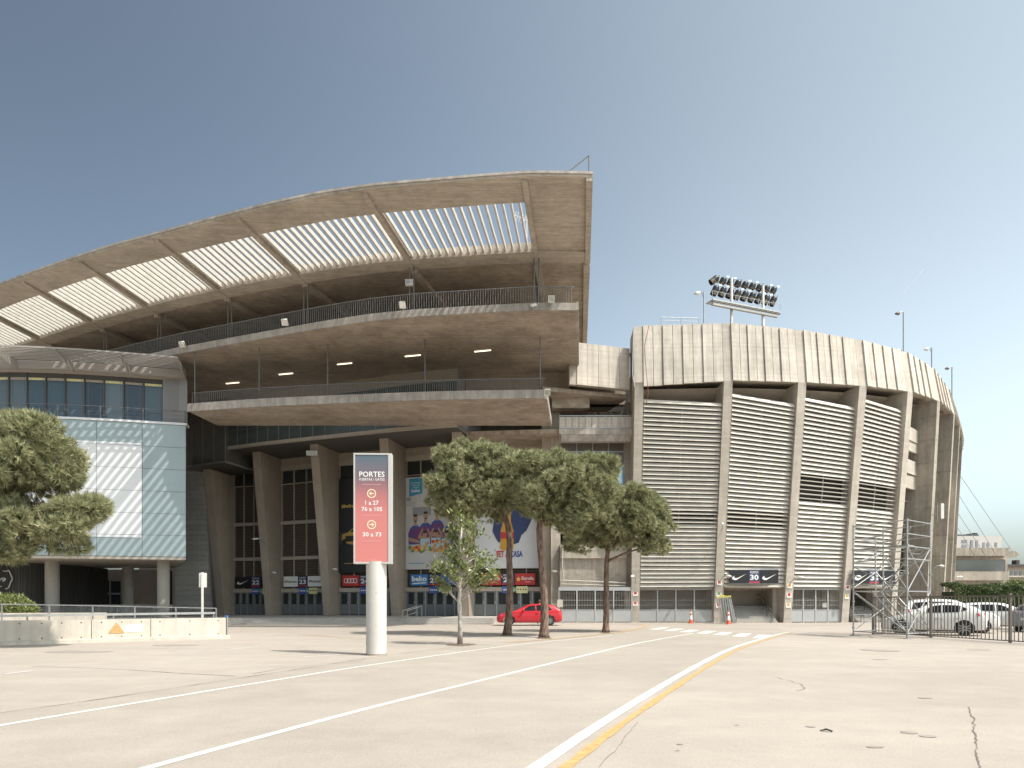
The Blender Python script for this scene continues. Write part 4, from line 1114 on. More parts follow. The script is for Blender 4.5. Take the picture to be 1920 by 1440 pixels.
# pergola of curved louvres
PZ = 19.1
c = MB(); front(c, .0, 21.3, SW_, SW_+.6, .05, -.15); c.build('pergola_beam', M['pergola'], OB)
c = MB()
for k in range(9):
    o_ = 2.7 - k*.3
    pts = [LBp(21.3*i/30, o_, PZ+.1) for i in range(31)]
    for a, b in zip(pts, pts[1:]): c.bar(a, b, .09, .04)
c.build('pergola_slats', M['pergola'], OB)
c = MB()
for q in (0.0, 3.8, 7.6, 11.4, 15.2, 19.0):
    a = LBp(q, 0, SW_+.05); b = LBp(q, 2.55, PZ-.02); a2 = LBp(q, 0, SW_-.2); c.hexa([LBp(q-.04, 0, SW_-.15), LBp(q+.04, 0, SW_-.15), LBp(q+.04, 2.85, PZ-.02), LBp(q-.04, 2.85, PZ-.02)], [LBp(q-.04, 0, PZ+.03), LBp(q+.04, 0, PZ+.03), LBp(q+.04, 2.85, PZ+.03), LBp(q-.04, 2.85, PZ+.03)])
front(c, 0, 21.3, PZ+.02, PZ+.14, 2.91, 2.85)
c.build('pergola_frame', M['pergola'], OB)
# white banner with the round crest
WBN = thing('facade_banner', 'huge white sheet banner hung on the pale blue glass facade', 'banner', tuple(LBp(8, .05, 6)))
c = MB()
zsb = [6.44, 6.66, 8.29, 9.96, 11.63, 13.31, 13.5]
for a, b in ((3.02, 6.04), (6.07, 9.08), (9.11, 12.08), (12.12, 15.18), (15.22, 18.2)):
    for z0, z1 in zip(zsb, zsb[1:]): front(c, a, b-.0, z0+.012, z1-.012, .04, .012)
c.build('sheet', M['bannerwhite'], WBN)
cs, cz, cr = 9.85, 11.3, 1.4
def cdisc(mb, r, o, cs_=cs, cz_=cz, a0=0, a1=2*math.pi, n=36, ri=0):
    vs = [LBp(cs_ - r*math.cos(a0+(a1-a0)*k/n), o, cz_ + r*math.sin(a0+(a1-a0)*k/n)) for k in range(n+1)]
    if ri: 
        v2 = [LBp(cs_ - ri*math.cos(a0+(a1-a0)*k/n), o, cz_ + ri*math.sin(a0+(a1-a0)*k/n)) for k in range(n+1)]
        mb.add(vs+v2, [(k, k+1, n+2+k, n+1+k) for k in range(n)])
    else: mb.add(vs[:n], [tuple(range(n))])
c = MB(); cdisc(c, cr, .05); em = c.build('crest_rim', M['gold'], WBN, fix=False)
c = MB(); cdisc(c, cr*.9, .054); c.build('crest_field', SHB, em, fix=False)
c = MB()
for k in range(-2, 3): 
    x = k*.42; w_ = .11; h = math.sqrt(max(0, (cr*.88)**2 - (abs(x)+w_)**2)); c.add([LBp(cs-x-w_, .058, cz-h), LBp(cs-x+w_, .058, cz-h), LBp(cs-x+w_, .058, cz+.1), LBp(cs-x-w_, .058, cz+.1)], [(0, 1, 2, 3)])
c.build('crest_stripes', M['redsign'], em, fix=False)
c = MB(); cdisc(c, .34, .064, cs, cz-.45); c.build('crest_ball', M['gold'], em, fix=False)
# round columns
for u, Y, r_ in ((98, 52.9, .49), (240, 61.0, .47), (306.5, 52.9, .45), (-40, 52.9, .49)):
    c = MB(); c.cyl(((u-960)/FPX*Y, Y), r_, 0, SB-.2, 28); c.build('round_column', M['round'], OB, smooth='auto')
# ribbed curved wall, back wall and doors under the building
RW = smooth_line([(-51, 54.3), (-44, 54.6), (-39.9, 55.0), (-38.4, 57.3), (-38.1, 61), (-38.5, 65)], 8)
c = MB(); c.ribbon(RW, [(0, .0), (0, SB-.2), (.2, SB-.2), (.2, 0)])
sl_ = lenpath(RW)
for a, b in zip(RW, RW[1:]):
    L_ = (b-a).length; t = (b-a)/L_; nn = Vector((t.y, -t.x)); q = 0
    while q < L_: p = a+t*q+nn*.03; c.bar((p.x, p.y, .3), (p.x, p.y, SB-.25), .06, .06, up=(0, 1, 0)); q += .22
c.build('ribbed_wall', M['ribbed'], OB)
c = MB(); c.box(-39.6, -32.4, 66.6, 66.9, 0, SB-.2); c.build('entrance_back_wall', M['finshade'], OB)
c = MB(); c.box(-39.9, -38.0, 66.4, 66.55, .4, 3.7); c.build('entrance_glass_door', M['darkglass'], OB)
c = MB(); c.box(-40, -37.9, 66.3, 66.4, 2.4, 2.55); c.box(-39.1, -39.0, 66.3, 66.4, .4, 3.7); c.box(-38, -37.9, 66.3, 66.4, .4, 3.7); c.build('door_frame', M['steel'], OB)
c = MB(); c.box(-34.0, -33.0, 66.2, 66.4, .3, 4.7); dg = c.build('dark_glass_panel', M['black'], OB)
c = MB(); Md = frame((-34.0, 66.2, 0), (1, 0)); c = MB(Md); swoosh(c, .12, 2.9, .75, .3, .01); c.build('lettering', M['white'], dg, fix=False)
c = MB(); c.box(-32.95, -32.4, 66.2, 66.5, .3, 4.8); c.build('pale_pier', M['lowwall'], OB)
# '2009' lettering on the ribbed wall
c = MB(); pA = at(-27, 1090, 54.75); Mq = frame((pA.x, pA.y-.12, 0), (1, 0))
c = MB(Mq); put_text(c, '2009', 0, 3.26, 1.75, .36, .02, .03); c.box(.0, 1.4, .0, .03, 2.86, 2.93)
c2 = smooth_line([(1.5, 4.15), (1.75, 4.1), (1.95, 4.18), (2.1, 3.9), (2.25, 3.5), (2.1, 3.2), (1.95, 2.8), (1.7, 2.7)], 4)
c.tube([(p.x, .03, p.y) for p in c2], .045, 6)
sg = c.build('wall_lettering', M['white'], OB, fix=False)
# raised floor, grey board wall right of the columns
c = MB(); c.box(-50, -40.02, 50.76, 66, 0, .44); c.build('office_platform', M['step'], OB)
GW = MB(); GW.hexa([(-30.2, 61.2, 0), (-26.95, 61.2, 0), (-26.95, 61.6, 0), (-30.2, 61.6, 0)], [(-30.2, 61.2, 13.55), (-27.75, 61.2, 13.3), (-27.75, 61.6, 13.3), (-30.2, 61.6, 13.55)])
GW.build('grey_board_wall', M['wallgrey'], STD)

# ---------------------------------------------------------------- low concrete wall, ramp, rails and small post sign
LW = thing('low_wall', 'long low pale concrete wall with a handrail in front of the glass office', 'wall', (-16, 28, 0))
wa = Vector((-12.85, 30.7)); wb = Vector((-19.3, 25.6)); wd = (wb-wa).normalized(); wn_ = Vector((-wd.y, wd.x)); wn_ = wn_ if wn_.y < 0 else -wn_
def wp(s_, o, z): p = wa + wd*s_ + wn_*o; return (p.x, p.y, z)
seg = [0, 3.05, 5.2, 7.2, 9.4, 12.5, 15.6]
for a, b in zip(seg, seg[1:]):
    c = MB(); c.hexa([wp(a+.012, 0, 0), wp(b-.012, 0, 0), wp(b-.012, -.28, 0), wp(a+.012, -.28, 0)], [wp(a+.012, 0, .92), wp(b-.012, 0, .92), wp(b-.012, -.28, .92), wp(a+.012, -.28, .92)]); c.build('wall_panel', M['lowwall'], LW)
c = MB(); c.hexa([wp(-.1, .3, 0), wp(16, .3, 0), wp(16, .003, 0), wp(-.1, .003, 0)], [wp(-.1, .3, .13), wp(16, .3, .13), wp(16, .003, .15), wp(-.1, .003, .15)]); c.build('wall_kerb', M['lowwall'], LW)
c = MB()
for a, b in zip(seg, seg[1:]):
    for q in (a+.35, b-.35, (a+b)/2):
        for z in (.22, .8): c.tube([wp(q, .004, z), wp(q, -.02, z)], .028, 8)
c.build('formwork_holes', M['dark'], LW)
c = MB(); c.hexa([wp(-.06, .05, .02), wp(-.01, .05, .02), wp(-.01, -.33, .02), wp(-.06, -.33, .02)], [wp(-.06, .05, .95), wp(-.01, .05, .95), wp(-.01, -.33, .95), wp(-.06, -.33, .95)]); c.build('end_plate', M['greypanel'], LW)
c = MB(); c.hexa([wp(-.07, .06, .953), wp(.0, .06, .953), wp(.0, -.34, .953), wp(-.07, -.34, .953)], [wp(-.07, .06, 1.02), wp(.0, .06, 1.02), wp(.0, -.34, 1.02), wp(-.07, -.34, 1.02)]); c.build('blue_cap', M['bluesign'], LW)
c = MB()
c.bar(wp(.45, -.14, 1.14), wp(15.6, -.14, 1.06), .07, .09)
for q in (.5, 4.4, 7.3, 9.8, 12.6): c.bar(wp(q, -.14, .92), wp(q, -.14, 1.1), .04, .04, up=(0, 1, 0))
c.build('handrail', M['steel'], LW)
wt = thing('warning_sticker', 'orange warning triangle and white text plate on the low pale wall', 'sign', wp(4.3, .01, .45))
c = MB(); tri = [(4.45, .33), (5.05, .33), (4.8, .74), (4.7, .74)]
c = MB(); c.add([wp(4.03, .012, .34), wp(4.62, .012, .34), wp(4.34, .012, .78), wp(4.31, .012, .78)], [(0, 1, 2, 3)]); c.build('orange_triangle', M['lineyellow'], wt, fix=False)
c = MB(); c.add([wp(3.35, .012, .4), wp(4.02, .012, .38), wp(4.02, .012, .68), wp(3.35, .012, .7)], [(0, 1, 2, 3)]); pl_ = c.build('text_plate', M['white'], wt, fix=False)
c = MB()
for j in range(3): c.add([wp(3.45, .016, .46+j*.07), wp(3.85, .016, .46+j*.07), wp(3.85, .016, .48+j*.07), wp(3.45, .016, .48+j*.07)], [(0, 1, 2, 3)])
c.build('text_lines', M['slatthin'], pl_, fix=False)
# ramp wall behind and glazed rail
RA = thing('ramp_railing', 'steel ramp railing with clear panels behind the low wall', 'railing', (-22, 33, 0))
ra = [Vector((-14.3, 33.0)), Vector((-18.5, 32.3)), Vector((-22.5, 31.2)), Vector((-27, 29.6))]
rz = [.98, 1.08, 1.17, 1.25]
c = MB()
for i in range(3): c.bar((*ra[i], rz[i]+.35), (*ra[i+1], rz[i+1]+.35), .05)
for k in range(8):
    f = k/7*3; i = min(int(f), 2); p = ra[i].lerp(ra[i+1], f-i); z = rz[i]+(rz[i+1]-rz[i])*(f-i); c.bar((*p, 0), (*p, z+.35), .05, .05, up=(0, 1, 0))
c.build('steel_rail', M['steel'], RA)
c = MB(); c.ribbon([ra[1]*1.0+Vector((-1.2, .9)), ra[2]+Vector((-.5, .9)), ra[3]+Vector((0, .9))], [(0, 0), (0, 1.12), (.2, 1.12), (.2, 0)]); c.build('ramp_wall', M['lowwall'], RA)
RB = thing('platform_railing', 'thin grey railing along the platform under the glass office', 'railing', (-26, 46, 0))
c = MB()
pr = [(-25.5, 51.2), (-29, 51.1), (-33, 51.05), (-39, 51.0)]
for a, b in zip(pr, pr[1:]): c.bar((*a, 1.42), (*b, 1.42), .05); c.bar((*a, 1.05), (*b, 1.05), .02)
for k in range(11): x = -25.5 - k*1.35; c.bar((x, 51.1, .4), (x, 51.1, 1.42), .05, .05, up=(0, 1, 0))
c.build('rail_bars', M['rail'], RB)
c = MB(); c.box(-39, -25.6, 50.96, 51.0, .455, 1.3); c.build('rail_glass', mat('grey clear panel', (.16, .17, .17), .1, alpha=.35), RB)
ps = thing('post_sign', 'small white blank backed sign on a thin white post behind the low wall', 'sign', (-14.05, 31.0, 0))
c = MB(); c.box(-14.1, -14.02, 30.97, 31.03, 0, 2.98); c.build('post', M['whitepaint'], ps)
c = MB(); c.box(-14.23, -13.88, 31.032, 31.05, 2.3, 2.95); c.build('plate', M['whitepaint'], ps)

# ---------------------------------------------------------------- red gate pylon
PB = G(702, 1229.5); PB = Vector((PB.x, PB.y + .3))
PY = thing('gate_pylon', 'tall red and navy pylon sign on a thick white round post', 'sign', (PB.x, PB.y, 0))
c = MB(); c.cyl((PB.x, PB.y), .31, 0, 2.85, 40); c.build('round_post', mat('white painted post', (.56, .53, .485), .55, noise=.07, nscale=2, bump=.1, bscale=8), PY, smooth='auto')
c = MB(); c.cyl((PB.x, PB.y), .325, 0, .05, 40); c.build('base_collar', M['tar'], PY, smooth='auto')
c = MB()
for z in (.9, 1.9): c.tube([(PB.x+.05, PB.y-.311, z), (PB.x+.05, PB.y-.30, z)], .012, 8)
c.build('fixing_holes', M['dark'], PY)
m = bpy.data.materials.new('printed gradient with haze'); m.use_nodes = True; nt = m.node_tree; b_ = nt.nodes['Principled BSDF']; b_.inputs['Roughness'].default_value = .28  # printed gradient, its colours also paled for the haze of sunlight on it
tc = nt.nodes.new('ShaderNodeTexCoord'); sp_ = nt.nodes.new('ShaderNodeSeparateXYZ'); mr = nt.nodes.new('ShaderNodeMapRange'); cr_ = nt.nodes.new('ShaderNodeValToRGB')
nt.links.new(tc.outputs['Object'], sp_.inputs[0]); nt.links.new(sp_.outputs[2], mr.inputs[0]); mr.inputs[1].default_value = 2.8; mr.inputs[2].default_value = 6.1
nt.links.new(mr.outputs[0], cr_.inputs[0]); nt.links.new(cr_.outputs[0], b_.inputs['Base Color'])
e = cr_.color_ramp.elements; e[0].position = 0; e[0].color = (.60, .21, .19, 1); e[1].position = .98; e[1].color = (.10, .135, .165, 1)
for pz, cc in ((.45, (.57, .195, .18)), (.62, (.44, .165, .165)), (.78, (.19, .13, .15))): q = e.new(pz); q.color = (*cc, 1)
bw_, bh0, bh1 = 1.14, 2.78, 6.12
px = PB.x - .065
Mp = frame((px - bw_/2, PB.y-.26, 0), (1, .035))
c = MB(Mp); c.box(0, bw_, -.3, -.012, bh0, bh1); bd = c.build('cabinet', mat('pale cabinet metal', (.50, .485, .455), .45), PY)
c = MB(Mp)
c.box(0, .045, -.011, .02, bh0, bh1); c.box(bw_-.1, bw_, -.011, .02, bh0, bh1); c.box(.045, bw_-.1, -.011, .02, bh0, bh0+.05); c.box(.045, bw_-.1, -.011, .02, bh1-.05, bh1); c.build('frame', bpy.data.materials['pale cabinet metal'], PY)
c = MB(Mp); c.box(.047, bw_-.102, -.011, .004, bh0+.052, bh1-.052); fp = c.build('printed_panel', m, PY)
W0, W1 = .17, bw_-.21
c = MB(Mp); put_text(c, 'PORTES', W0, 5.40, W1-W0, .165, .008, .012); put_text(c, 'PUERTAS / GATES', W0, 5.29, W1-W0, .075, .008, .008)
put_text(c, '1 a 27', .35, 4.555, .40, .13, .008, .015); put_text(c, '76 a 105', .24, 4.365, .62, .13, .008, .015); put_text(c, '30 a 73', .27, 3.60, .56, .13, .008, .015)
c.build('lettering', M['white'], fp, fix=False)
c = MB(Mp)
for z in (5.17, 4.24, 3.46): c.add([(.26, .008, z), (.82, .008, z), (.82, .008, z+.012), (.26, .008, z+.012)], [(0, 1, 2, 3)])
c.build('rule_lines', mat('faded pink line', (.72, .4, .38), .5), fp, fix=False)
c = MB(Mp)
for z, s_ in ((4.90, -1), (3.96, 1)):
    disc(c, .54, z, .135, .008, r_in=.108)
    flat(c, [(.54-s_*.075, z-.014), (.54+s_*.06, z-.014), (.54+s_*.06, z+.014), (.54-s_*.075, z+.014)], .009)
    flat(c, [(.54+s_*.08, z), (.54+s_*.015, z+.062), (.54-s_*.0, z+.045), (.54+s_*.045, z), (.54-s_*.0, z-.045), (.54+s_*.015, z-.062)], .010)
c.build('arrow_symbols', mat('pale gold print', (.85, .74, .5), .5), fp, fix=False)

# ---------------------------------------------------------------- lamps and masts
def flood(p, tilt=.5, sx=.5, lab='', face=(0, -1)):
    o = thing('floodlight', lab, 'floodlight', tuple(p), 'pale floodlights fixed to the stadium')
    f = Vector((face[0], face[1], 0)).normalized(); x = Vector((-f.y, f.x, 0))
    up = (Vector((0, 0, 1))*math.cos(tilt) + f*math.sin(tilt)); nn = (f*math.cos(tilt) - Vector((0, 0, 1))*math.sin(tilt))
    P = Vector(p); c = MB(); w = sx/2
    c.hexa([P-x*w-up*.2, P+x*w-up*.2, P+x*w-up*.2+nn*.22, P-x*w-up*.2+nn*.22], [P-x*w*.8+up*.2, P+x*w*.8+up*.2, P+x*w+up*.2+nn*.22, P-x*w+up*.2+nn*.22]); h_ = c.build('housing', M['lamp'], o)
    c = MB(); q = P + nn*.223; c.add([q-x*w*.85-up*.15, q+x*w*.85-up*.15, q+x*w*.85+up*.16, q-x*w*.85+up*.16], [(0, 1, 2, 3)]); c.build('glass', M['chrome'], h_, fix=False)
    c = MB(); c.bar(P-up*.05, P-up*.05-f*.25+Vector((0, 0, -.15)), .06); c.build('bracket', M['steel'], o)
for u, d_, tl, lab in ((1033, 6.4, .3, 'boxy pale floodlight at the right end of the upper deck railing'), (757, 6.4, .5, 'pale floodlight on the upper deck edge above the pylon sign'),
                   (538, 6.4, .7, 'pale tilted floodlight on the upper deck edge, midway along'), (347, 6.3, .7, 'pale tilted floodlight on the upper deck edge above the pergola')):
    v = {1033: 566, 757: 576, 538: 607, 347: 648}[u]; Y = (DZ+.12-EYE)*FPX/(HZ-v)
    flood(((u-960)/FPX*Y, Y-.35, DZ+.12), tl, .4, lab)
pp = at(768, 532, 44.6); flood(pp, .0, .5, 'pale box lamp hanging between the canopy rods above the pylon sign')
for u, v, lab in ((1026, 735, 'small pale floodlight at the right corner of the lower deck'), (586, 850, 'pale box floodlight at the top of the entrance fin left of the pylon')):
    Y = 46.2 if u > 900 else 59.3; flood(at(u, v, Y), .4 if u > 900 else .1, .42 if u > 900 else .95, lab)
# cctv camera on the deck
o = thing('security_camera', 'small white security camera on the upper deck edge', 'camera', tuple(at(1000, 575, 42.6)))
P_ = at(1000, 573, 42.6); c = MB(); c.tube([P_+Vector((-.12, -.12, -.05)), P_+Vector((.15, .1, .1))], .1, 10); c.build('camera_body', M['lamp'], o); c = MB(); c.tube([P_, P_+Vector((.05, .25, -.3))], .03, 6); c.build('bracket', M['steel'], o)
# arm lamps on the fins
def arm_lamp(i, z, side, lab, ent=None):
    if ent is None:
        t, n = CN[i]; P = colpt(i, CW*.5, .02, z); n3 = Vector((n.x, n.y, 0)); t3 = Vector((t.x, t.y, 0))
    else:
        P = Vector(ent); n3 = Vector((-.2, -1, 0)).normalized(); t3 = Vector((1, 0, 0))
    o = thing('arm_lamp', lab, 'lamp', tuple(P), 'lamps on curved arms fixed to the fins')
    q = P + n3*.6 + t3*side*.3 + Vector((0, 0, .5))
    c = MB(); c.tube([P, P+n3*.3+Vector((0, 0, .3))+t3*side*.1, P+n3*.45+t3*side*.2+Vector((0, 0, .48)), q], .035, 6); c.build('arm', M['steel'], o)
    c = MB(); c.tube([q, q+t3*side*.18+n3*.1, q+t3*side*.38+n3*.2+Vector((0, 0, -.03)), q+t3*side*.55+n3*.25+Vector((0, 0, -.04))], [.04, .1, .1, .03], 10); c.build('lamp_head', M['lamp'], o, smooth=True)
arm_lamp(0, 3.2, -.6, 'lamp on an arm on the fin beside the third pine'); arm_lamp(1, 3.2, .8, 'lamp on an arm on the fin left of the gate 30 sign'); arm_lamp(2, 3.1, .8, 'lamp on an arm on the fin right of the gate 30 sign')
arm_lamp(3, 3.2, .6, 'lamp on an arm on the fin behind the scaffold tower'); arm_lamp(5, 4.2, .9, 'lamp on an arm above the white cars, nearest the scaffold')
arm_lamp(7, 3.6, .9, 'lamp on an arm above the white cars, nearest the hedge'); arm_lamp(1, 7.2, -.3, 'small lamp high on the fin left of gate 30, by the third pine')
arm_lamp(0, 3.9, 1, 'lamp on an arm over the gate 22 sign', (-22.5, 64.0, 3.9)); arm_lamp(0, 3.9, 1, 'lamp on an arm over the right panel of the gate 23 sign', (-16.2, 61.5, 4.1))
arm_lamp(0, 3.9, 1, 'lamp on an arm on the fin beside the red car', (3.0, 56.5, 3.7)); arm_lamp(0, 7.9, -1, 'lamp on an arm high on the fin above the gate 22 sign', (-22.9, 63.6, 7.0))
# tall lamp posts on the rim
def rim_mast(u, vt, vb, Y, lab, heads=1):
    b = at(u, vb+12, Y); t = at(u, vt, Y); o = thing('rim_lamp_post', lab, 'lamp post', tuple(b), 'thin lamp posts standing on the rim')
    c = MB(); c.tube([b, t], .055, 8); c.build('pole', M['steel'], o)
    for k in range(heads):
        z = t.z - (0 if k == 0 else 3.1); c = MB(); c.tube([(t.x, t.y, z-.5 if k == heads-1 else z), (t.x-.25, t.y-.1, z-.05), (t.x-.5, t.y-.2, z-.15)], .03, 6); c.build('arm', M['steel'], o)
        c = MB(); c.tube([(t.x-.35, t.y-.1, z-.12), (t.x-.55, t.y-.2, z-.2), (t.x-.85, t.y-.3, z-.28)], [.06, .16, .06], 8); c.build('lamp_head', M['lamp'] if (heads == 1 or k) else M['greysteel'], o, smooth=True)
rim_mast(1320, 547, 600, 53.6, 'thin lamp post on the rim left of the floodlight rack'); rim_mast(1694, 585, 656, 57, 'tallest thin lamp post on the rim, carrying two heads', 2)
rim_mast(1747, 652, 684, 62, 'short lamp post on the rim, between two taller ones'); rim_mast(1785, 688, 735, 66, 'lamp post with two heads on the rim above the cars', 2)
# rail on the rim
o = thing('roof_guard_rail', 'thin white guard rail standing on the rim top left of the lamp post', 'railing', tuple(at(1275, 604, 53)))
c = MB()
for u in (1240, 1277, 1310): a = at(u, 610, 53.2); c.tube([(a.x, a.y, a.z), (a.x, a.y, at(u, 595, 53.2).z)], .03, 6)
a = at(1240, 595, 53.2); b = at(1310, 597, 53.2); c.tube([a, b], .03, 6); c.tube([a-Vector((0, 0, .25)), b-Vector((0, 0, .25))], .02, 6)
c.build('guard_bars', M['steel'], o)
# floodlight rack
FR = thing('floodlight_rack', 'two white masts carrying a long platform and two rows of black stadium lamps', 'floodlight rack', tuple(at(1400, 610, 56)))
A = at(1339, 527, 55.6); B = at(1450, 547, 57.6)
dirr = (B-A); dirr.z = 0; dirr.normalize(); nrm = Vector((dirr.y, -dirr.x, 0))
for u, vt, Y in ((1371.5, 521, 55.7), (1430.5, 536, 56.7)):
    t = at(u, vt, Y); c = MB(); c.tube([(t.x, t.y, 19), tuple(t)], .115, 16); c.build('mast', M['whitepaint'], FR, smooth='auto')
zb_ = at(1343, 527, 55.6).z
c = MB(); c.bar((A.x, A.y, zb_), (B.x, B.y, zb_), .12); c.bar((A.x, A.y, zb_-.72), (B.x, B.y, zb_-.72), .08)
for k in range(5): p = A.lerp(B, k/4); c.bar((p.x, p.y, zb_), (p.x, p.y, zb_-.75), .06, .06, up=(0, 1, 0))
c.build('cross_bars', M['bronze'], FR)
for row in range(2):
    for k in range(9):
        p = A.lerp(B, (k+.1)/8.2); p = Vector((p.x, p.y, zb_ + .15 - row*.8)) + nrm*.15
        ax = (Vector((-.42, .15, -.9))).normalized() if not (row == 0 and k == 0) else Vector((-.8, 0, -.6)).normalized()
        h1 = p - ax*.05; h2 = p + ax*.22; h3 = p + ax*.56
        c = MB(); c.tube([h1-ax*.2, h1-ax*.1, h1, h2], [.04, .21, .27, .26], 12); lp = c.build('stadium_lamp', M['lampdark'], FR, smooth='auto')
        c = MB(); c.tube([h2, h3], .265, 12, cap=False) if (row or k == 0) else c.tube([h2, h2+ax*.1], .23, 12, cap=False); c.build('lamp_hood', M['bronze'], lp, smooth='auto')
        c = MB(); q = h1 + Vector((.14, -.22, .02)); c.box(q.x-.02, q.x+.25, q.y-.05, q.y+.02, q.z-.02, q.z+.16) if (k+row) % 3 else c.tube([q, q+Vector((.1, -.06, 0))], .1, 10); c.build('lamp_gear', M['chrome'], lp)
pa = at(1331, 563, 54.9); pb = at(1458, 583, 57.4); zz = pa.z - .1
PF = Vector((pb.x-pa.x, pb.y-pa.y, 0)); LPf = PF.length; Mf = frame((pa.x, pa.y, zz), PF)
c = MB(Mf); c.box(0, LPf, -.5, .35, 0, .06); c.box(0, LPf, .3, .36, .0, .12); c.box(.1, LPf-.3, .22, .3, -.34, -.06); c.build('platform', M['steel'], FR)
c = MB(Mf); c.box(.0, LPf-.3, .2, .33, -.42, -.345); c.box(0, LPf, .2, .37, -.12, -.061); c.build('platform_beam', M['bronze'], FR)
c = MB(Mf)
for k in range(7): x = LPf*k/6; c.box(x-.012, x+.012, .3, .33, .12, .75)
c.box(0, LPf, .3, .32, .73, .75); c.build('platform_rail', M['steel'], FR)
# antenna panel on the deep fin and cables beyond
o = thing('antenna_panel', 'white vertical antenna panel on the deep fin above the white cars', 'antenna', tuple(at(1763, 960, 56)))
P_ = at(1766, 960, 56.2); c = MB(); c.box(P_.x-.12, P_.x+.12, P_.y-.1, P_.y+.05, P_.z-.55, P_.z+.7); c.build('panel', M['lamp'], o); c = MB(); c.tube([P_+Vector((-.3, .1, -.8)), P_+Vector((-.3, .1, .6))], .04, 6); c.tube([P_+Vector((-.6, .4, -.2)), P_+Vector((-.3, .1, -.2))], .04, 6); c.build('bracket', M['steel'], o)
for k, (a, b) in enumerate((((1806, 900), (1899, 1035)), ((1802, 935), (1868, 1040)), ((1798, 965), (1850, 1045)), ((1796, 990), (1830, 1045)))):
    p = at(*a, 92); q = at(*b, 92); c = MB(); c.tube([p + (p-q)*.25, q], .035, 5)
    tag(c.build('stay_cable', M['slatthin']), ('outermost thin stay cable running down to the far beam tip', 'second thin stay cable from the outside, beyond the stadium', 'third thin stay cable, landing on the white block', 'innermost thin stay cable beside the stadium edge')[k], 'cable', 'stay cables beyond the stadium')
# aerials seen through the canopy fins
o = thing('roof_aerial', 'white television aerial seen through the canopy fins', 'aerial', tuple(at(982, 415, 47)))
P_ = at(985, 420, 47); c = MB(); c.tube([P_+Vector((.1, 0, -4)), P_+Vector((.1, 0, 1.2))], .03, 6); c.tube([P_+Vector((-.7, 0, .6)), P_+Vector((.3, 0, .1))], .03, 6)
for k in range(6): q = P_+Vector((-.7+.16*k, 0, .6-.08*k)); c.tube([q+Vector((-.08, 0, -.3)), q+Vector((.08, 0, .3))], .018, 5)
c.build('aerial_rods', M['whitepaint'], o)
# ---------------------------------------------------------------- trees
def bark(name, c1, c2):
    m = bpy.data.materials.new(name); m.use_nodes = True; nt = m.node_tree; L = nt.links; b = nt.nodes['Principled BSDF']; b.inputs['Roughness'].default_value = .95
    tc = nt.nodes.new('ShaderNodeTexCoord'); mp = nt.nodes.new('ShaderNodeMapping'); mp.inputs['Scale'].default_value = (7, 7, 1.6); L.new(tc.outputs['Object'], mp.inputs[0])
    n = nt.nodes.new('ShaderNodeTexVoronoi'); n.inputs['Scale'].default_value = 1.6; n.inputs['Randomness'].default_value = 1; L.new(mp.outputs[0], n.inputs['Vector'])
    n2 = nt.nodes.new('ShaderNodeTexNoise'); n2.inputs['Scale'].default_value = 2.5; n2.inputs['Detail'].default_value = 8; L.new(mp.outputs[0], n2.inputs['Vector'])
    mm = nt.nodes.new('ShaderNodeMath'); mm.operation = 'MULTIPLY'; L.new(n.outputs['Distance'], mm.inputs[0]); L.new(n2.outputs[0], mm.inputs[1])
    r = nt.nodes.new('ShaderNodeValToRGB'); r.color_ramp.elements[0].position = .05; r.color_ramp.elements[0].color = (*c1, 1); r.color_ramp.elements[1].position = .42; r.color_ramp.elements[1].color = (*c2, 1)
    L.new(mm.outputs[0], r.inputs[0]); L.new(r.outputs[0], b.inputs['Base Color'])
    bp = nt.nodes.new('ShaderNodeBump'); bp.inputs['Strength'].default_value = 1; bp.inputs['Distance'].default_value = .05; L.new(mm.outputs[0], bp.inputs['Height']); L.new(bp.outputs[0], b.inputs['Normal'])
    return m
def leafmat(name, c1, c2, scale, trans=.25, rough=.6):
    m = bpy.data.materials.new(name); m.use_nodes = True; nt = m.node_tree; L = nt.links; b = nt.nodes['Principled BSDF']
    b.inputs['Roughness'].default_value = rough; b.inputs['Specular IOR Level'].default_value = .35
    tc = nt.nodes.new('ShaderNodeTexCoord'); n = nt.nodes.new('ShaderNodeTexNoise'); n.inputs['Scale'].default_value = scale; n.inputs['Detail'].default_value = 5; L.new(tc.outputs['Object'], n.inputs['Vector'])
    r = nt.nodes.new('ShaderNodeValToRGB'); r.color_ramp.elements[0].position = .35; r.color_ramp.elements[0].color = (*c1, 1); r.color_ramp.elements[1].position = .68; r.color_ramp.elements[1].color = (*c2, 1)
    L.new(n.outputs[0], r.inputs[0]); L.new(r.outputs[0], b.inputs['Base Color'])
    if trans:
        tr = nt.nodes.new('ShaderNodeBsdfTranslucent'); mx = nt.nodes.new('ShaderNodeMixShader'); mx.inputs[0].default_value = trans
        L.new(r.outputs[0], tr.inputs['Color']); L.new(b.outputs[0], mx.inputs[1]); L.new(tr.outputs[0], mx.inputs[2]); L.new(mx.outputs[0], nt.nodes['Material Output'].inputs['Surface'])
    return m
M['pinebark'] = bark('pine bark', (.07, .045, .032), (.26, .175, .13))
M['greybark'] = bark('grey bark', (.3, .26, .22), (.58, .53, .47))
M['needles'] = leafmat('pine needles', (.165, .18, .085), (.50, .49, .285), 4.5, .22)
M['bigleaf'] = leafmat('glossy broad leaves', (.085, .12, .03), (.33, .345, .14), 4, .2, .3)
M['hedge'] = leafmat('hedge leaves', (.05, .085, .03), (.16, .19, .08), 1.2, .2)
